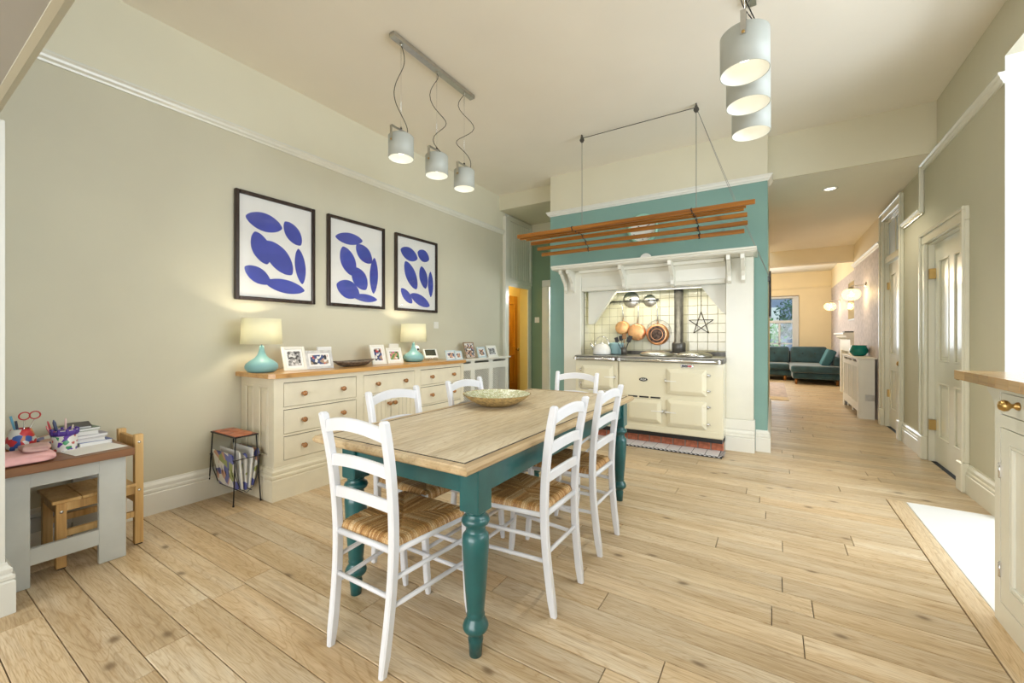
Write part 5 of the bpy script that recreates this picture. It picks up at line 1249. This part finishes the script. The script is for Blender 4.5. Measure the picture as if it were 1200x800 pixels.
while xx < 1.44:
    yy = -1.0-rr.uniform(0, .3)
    if k == 0: pass
    while yy < 2.97:
        y2 = min(yy+rr.uniform(.22, .5) if k else yy+rr.uniform(.06, .12), 2.97)
        if 2.97-y2 < .05: y2 = 2.97
        if y2 > .6: box(xx, xx+.0395, max(yy, -1)+.0003, y2-.0003, 1.006, 1.050, bv=.0008).build('stave', M_stave, wk)
        yy = y2
    xx += .040; k += 1
box(.782, 1.458, -1.0, .61, 1.007, 1.049).build('distant_staves', M_stave, wk)
m = MB().prism([(.845, py1, 1.004), (.845, py1+.17, 1.004), (.845, py1+.16, .975), (.845, py1+.11, .945), (.845, py1+.07, .90), (.845, py1+.03, .87), (.845, py1, .85)], (.035, 0, 0)); m.build('corbel', M_warmw, pn)
# ---- passage and living room
dl = thing('downlight', 'round recessed downlight in the lower passage ceiling', 'downlight', (.57, 6.06, 2.94))
MB().lathe([(.075, 0), (.075, -.006), (.055, -.008), (.052, -.001)], (.57, 6.06, 2.94), 32, caps=False).build('trim_ring', M_enamelw, dl)
MB().lathe([(.054, -.003), (0, -.003)], (.57, 6.06, 2.94), 32, caps=False).build('lens', M_bulb, dl)
spot('downlight_beam', (.57, 6.06, 2.92), 40, (1, .90, .72), 140, .05)
point('passage_fill', (-1.2, 10.9, 2.5), 30, (1, .86, .64), .15)  # no fixture here; unseen fill added against the dark passage
point('living_fill', (-.8, 12.5, 2.5), 60, (1, .84, .60), .15)  # unseen point light added to brighten the living room
def sconce(xw, y, z, gx, r, lab):
    t = thing('wall_sconce', lab, 'wall light', (xw, y, z), 'glass globe wall lights'); zg = z-.165
    MB().lathe([(.045, 0), (.045, -.012), (.02, -.02), (0, -.022)], (xw, y, z), 24, 0).build('wall_plate', M_steel, t)
    MB().tube([(xw-.02, y, z), (gx, y, z), (gx, y, z-.03)], .006, 8).build('arm', M_steel, t)
    MB().lathe([(.010, .03), (.014, .022), (.030, .014), (.034, .0), (.046, -.006), (.048, -.014)], (gx, y, z-.045), 20).build('gallery', M_steel, t)
    MB().lathe([(.045, .098), (.09, .082), (.122, .040), (.130, 0), (.12, -.046), (.085, -.086), (.045, -.100), (.043, -.097), (.083, -.083), (.117, -.045), (.127, 0), (.119, .039), (.088, .079), (.045, .094)], (gx, y, zg+.02), 32, caps=False).build('globe', M_globe, t)
    MB().lathe([(0, .05), (.014, .04), (.02, 0), (.03, -.02), (.024, -.045), (0, -.055)], (gx, y, zg+.03), 14).build('bulb', M_bulb, t)
    point('sconce_glow', (gx, y, zg+.02), 10, (1, .84, .60), .06)
sconce(XR, 8.82, 2.06, 1.11, .13, 'nearer globe wall light on the lilac wall, above the teal vase')
sconce(XR+.14, 13.2, 2.12, 1.24, .13, 'further globe wall light, beside the far corner of the living room')
mi = thing('wall_mirror', 'tall narrow mirror on the lilac wall between the two globe lights', 'mirror', (XR+.14, 11.0, 1.55))
box(XR+.125, XR+.139, 10.25, 11.75, 1.56, 2.40, bv=.003).build('backing', M_steel, mi); box(XR+.122, XR+.1255, 10.28, 11.72, 1.59, 2.37).build('glass', flat('mirror', (.55, .55, .55), .05, 1), mi)
r2 = thing('radiator_cover', 'white radiator cover with vertical grilles, against the lilac wall', 'radiator cover', (1.2, 8.75, 0))
box(1.10, XR-.03, 7.95, 7.968, .0, .885).build('end_panel', M_fw, r2); box(1.10, XR-.03, 9.54, 9.56, 0, .885).build('end_panel', M_fw, r2)
b2 = [(8.08, 8.50), (8.56, 8.96), (9.02, 9.42)]; e = [7.95]+[v for q in b2 for v in q]+[9.56]; m = MB()
for i in range(0, len(e), 2): m.box(1.085, 1.10, e[i], e[i+1], 0 if i in (0, 6) else .05, .885)
for a, b_ in b2: m.box(1.085, 1.10, a, b_, .76, .83).box(1.085, 1.10, a, b_, .865, .885).box(1.085, 1.10, a, b_, .10, .22)
m.build('front_panel', M_fw, r2)
for a, b_ in b2:
    m = MB(); n_ = 14
    for i in range(n_): m.box(1.090, 1.096, a+(b_-a)*i/n_, a+(b_-a)*(i+.5)/n_, .22, .76)
    m.build('grille', M_fw, r2)
box(1.07, XR-.004, 7.93, 9.58, .885, .905, bv=.004).build('top', M_fw, r2)
box(1.15, 1.16, 8.0, 9.5, .12, .82).build('radiator', M_fw, r2)
box(1.16, XR-.035, 7.945, 7.950, .27, .36, bv=.002).build('metal_plate', M_steel, r2)
vs = thing('glass_vase', 'rounded teal glass vase on the radiator cover by the lilac wall', 'vase', (1.18, 8.62, .905))
MB().lathe([(0, 0), (.06, 0), (.085, .012), (.115, .06), (.118, .10), (.105, .135), (.095, .155), (.100, .172), (.096, .172), (.090, .155), (.10, .13), (.112, .095), (.108, .06), (.08, .018), (0, .010)], (1.18, 8.62, .905), 36).build('vase_body', M_vase, vs)
fp = thing('fireplace', 'white fireplace surround with a grey inset panel in the living room', 'fireplace', (1.36, 11.0, 0))
box(1.28, 1.436, 10.30, 10.50, 0, 1.16, bv=.004).build('jamb', M_white, fp); box(1.28, 1.436, 11.55, 11.75, 0, 1.16, bv=.004).build('jamb', M_white, fp)
box(1.28, 1.436, 10.50, 11.55, .92, 1.16, bv=.004).build('frieze', M_white, fp); box(1.38, 1.436, 10.50, 11.55, 0, .92).build('inset', M_grey, fp); box(1.37, 1.38, 10.72, 11.33, .02, .70).build('opening', M_black, fp)
MB().prism([(1.27, 10.27, 1.16), (1.22, 10.27, 1.20), (1.21, 10.27, 1.245), (1.17, 10.27, 1.26), (1.17, 10.27, 1.295), (1.436, 10.27, 1.295), (1.436, 10.27, 1.16)], (0, 1.51, 0)).build('shelf', M_white, fp)
solo(box(1.25, 1.40, 10.8, 11.1, 1.295, 1.325, bv=.005), 'mantel_dish', M_brown, 'dark flat dish on the white fireplace shelf', 'dish', (1.32, 10.95, 1.295))
# sofa
sf = thing('corner_sofa', 'teal velvet corner sofa with buttoned back cushions under the far window', 'sofa', (.1, 13.8, 0))
def cush(par, name, x0, x1, y0, y1, z0, z1, bv=.05, rot=None, mt=M_velvet):
    m = MB().box(x0, x1, y0, y1, z0, z1, bv=bv, seg=3, mat=rot)
    for f in m.bm.faces: f.smooth = True
    return m.build(name, mt, par)
cush(sf, 'base_frame', -1.9, .52, 13.72, 14.78, .14, .30, .03); cush(sf, 'base_frame', .44, 1.42, 12.82, 14.78, .14, .30, .03)
cush(sf, 'seat_cushion', -1.9, .40, 13.66, 14.6, .30, .47, .05); cush(sf, 'seat_cushion', .40, 1.43, 12.72, 14.6, .30, .48, .05)
cush(sf, 'back_frame', -1.9, 1.43, 14.62, 14.86, .14, .80, .05); cush(sf, 'side_arm', 1.30, 1.437, 13.0, 14.6, .30, .70, .04)
for x0, x1 in ((-1.85, -.72), (-.70, .42), (.45, 1.30)):
    T = Matrix.Translation((0, 14.35, .46)) @ Matrix.Rotation(R(-14), 4, 'X')
    o = cush(sf, 'back_cushion', x0, x1, 0, .22, 0, .50, .07, T)
    for f in (.33, .67): MB().lathe([(.018, 0), (.012, -.01), (0, -.012)], (x0+(x1-x0)*f, 14.40, .74), 10, 1).build('button', M_black, o)
for (x, y) in ((-.6, 13.78), (.30, 13.78), (.52, 12.90), (1.36, 12.90)): MB().cyl((x, y, 0), (x, y, .145), .026, .034, n=12).build('leg', M_slat, sf)
pc = thing('scatter_cushion', 'striped paler teal cushion leaning on the right arm of the sofa', 'cushion', (1.12, 13.25, .49))
T = Matrix.Translation((1.13, 13.3, .46)) @ Matrix.Rotation(R(22), 4, 'Y')
for i in range(4): 
    m = MB().box(-.10, .08, -.30+i*.15, -.15+i*.15-.002, 0, .44, bv=.035, seg=2, mat=T)
    for f in m.bm.faces: f.smooth = True
    m.build('stripe_panel', paint('cushion_%d' % i, (.06, .20, .22) if i % 2 else (.03, .11, .14), .8), pc)
rug = thing('rug', 'flat pale rug with a beige border on the living room floor', 'rug', (-.6, 11, 0))
box(-1.6, .26, 9.9, 12.9, .001, .009).build('pile', paint('rug_lilac', (.50, .42, .40), .95, .2, 8, .2), rug); box(-1.6, .27, 9.42, 9.9, .001, .010).build('border', paint('rug_beige', (.62, .50, .33), .95, .1, 8, .2), rug)
pf = thing('black_picture', 'black framed picture seen edge-on just beyond the teal chimney breast', 'picture', (BX1, 8.0, 1.53))
box(BX1+.001, BX1+.026, 7.55, 8.4, 1.53, 2.23, bv=.003).build('frame_border', M_black, pf); box(BX1+.026, BX1+.027, 7.58, 8.37, 1.56, 2.20).build('print', M_screen, pf)
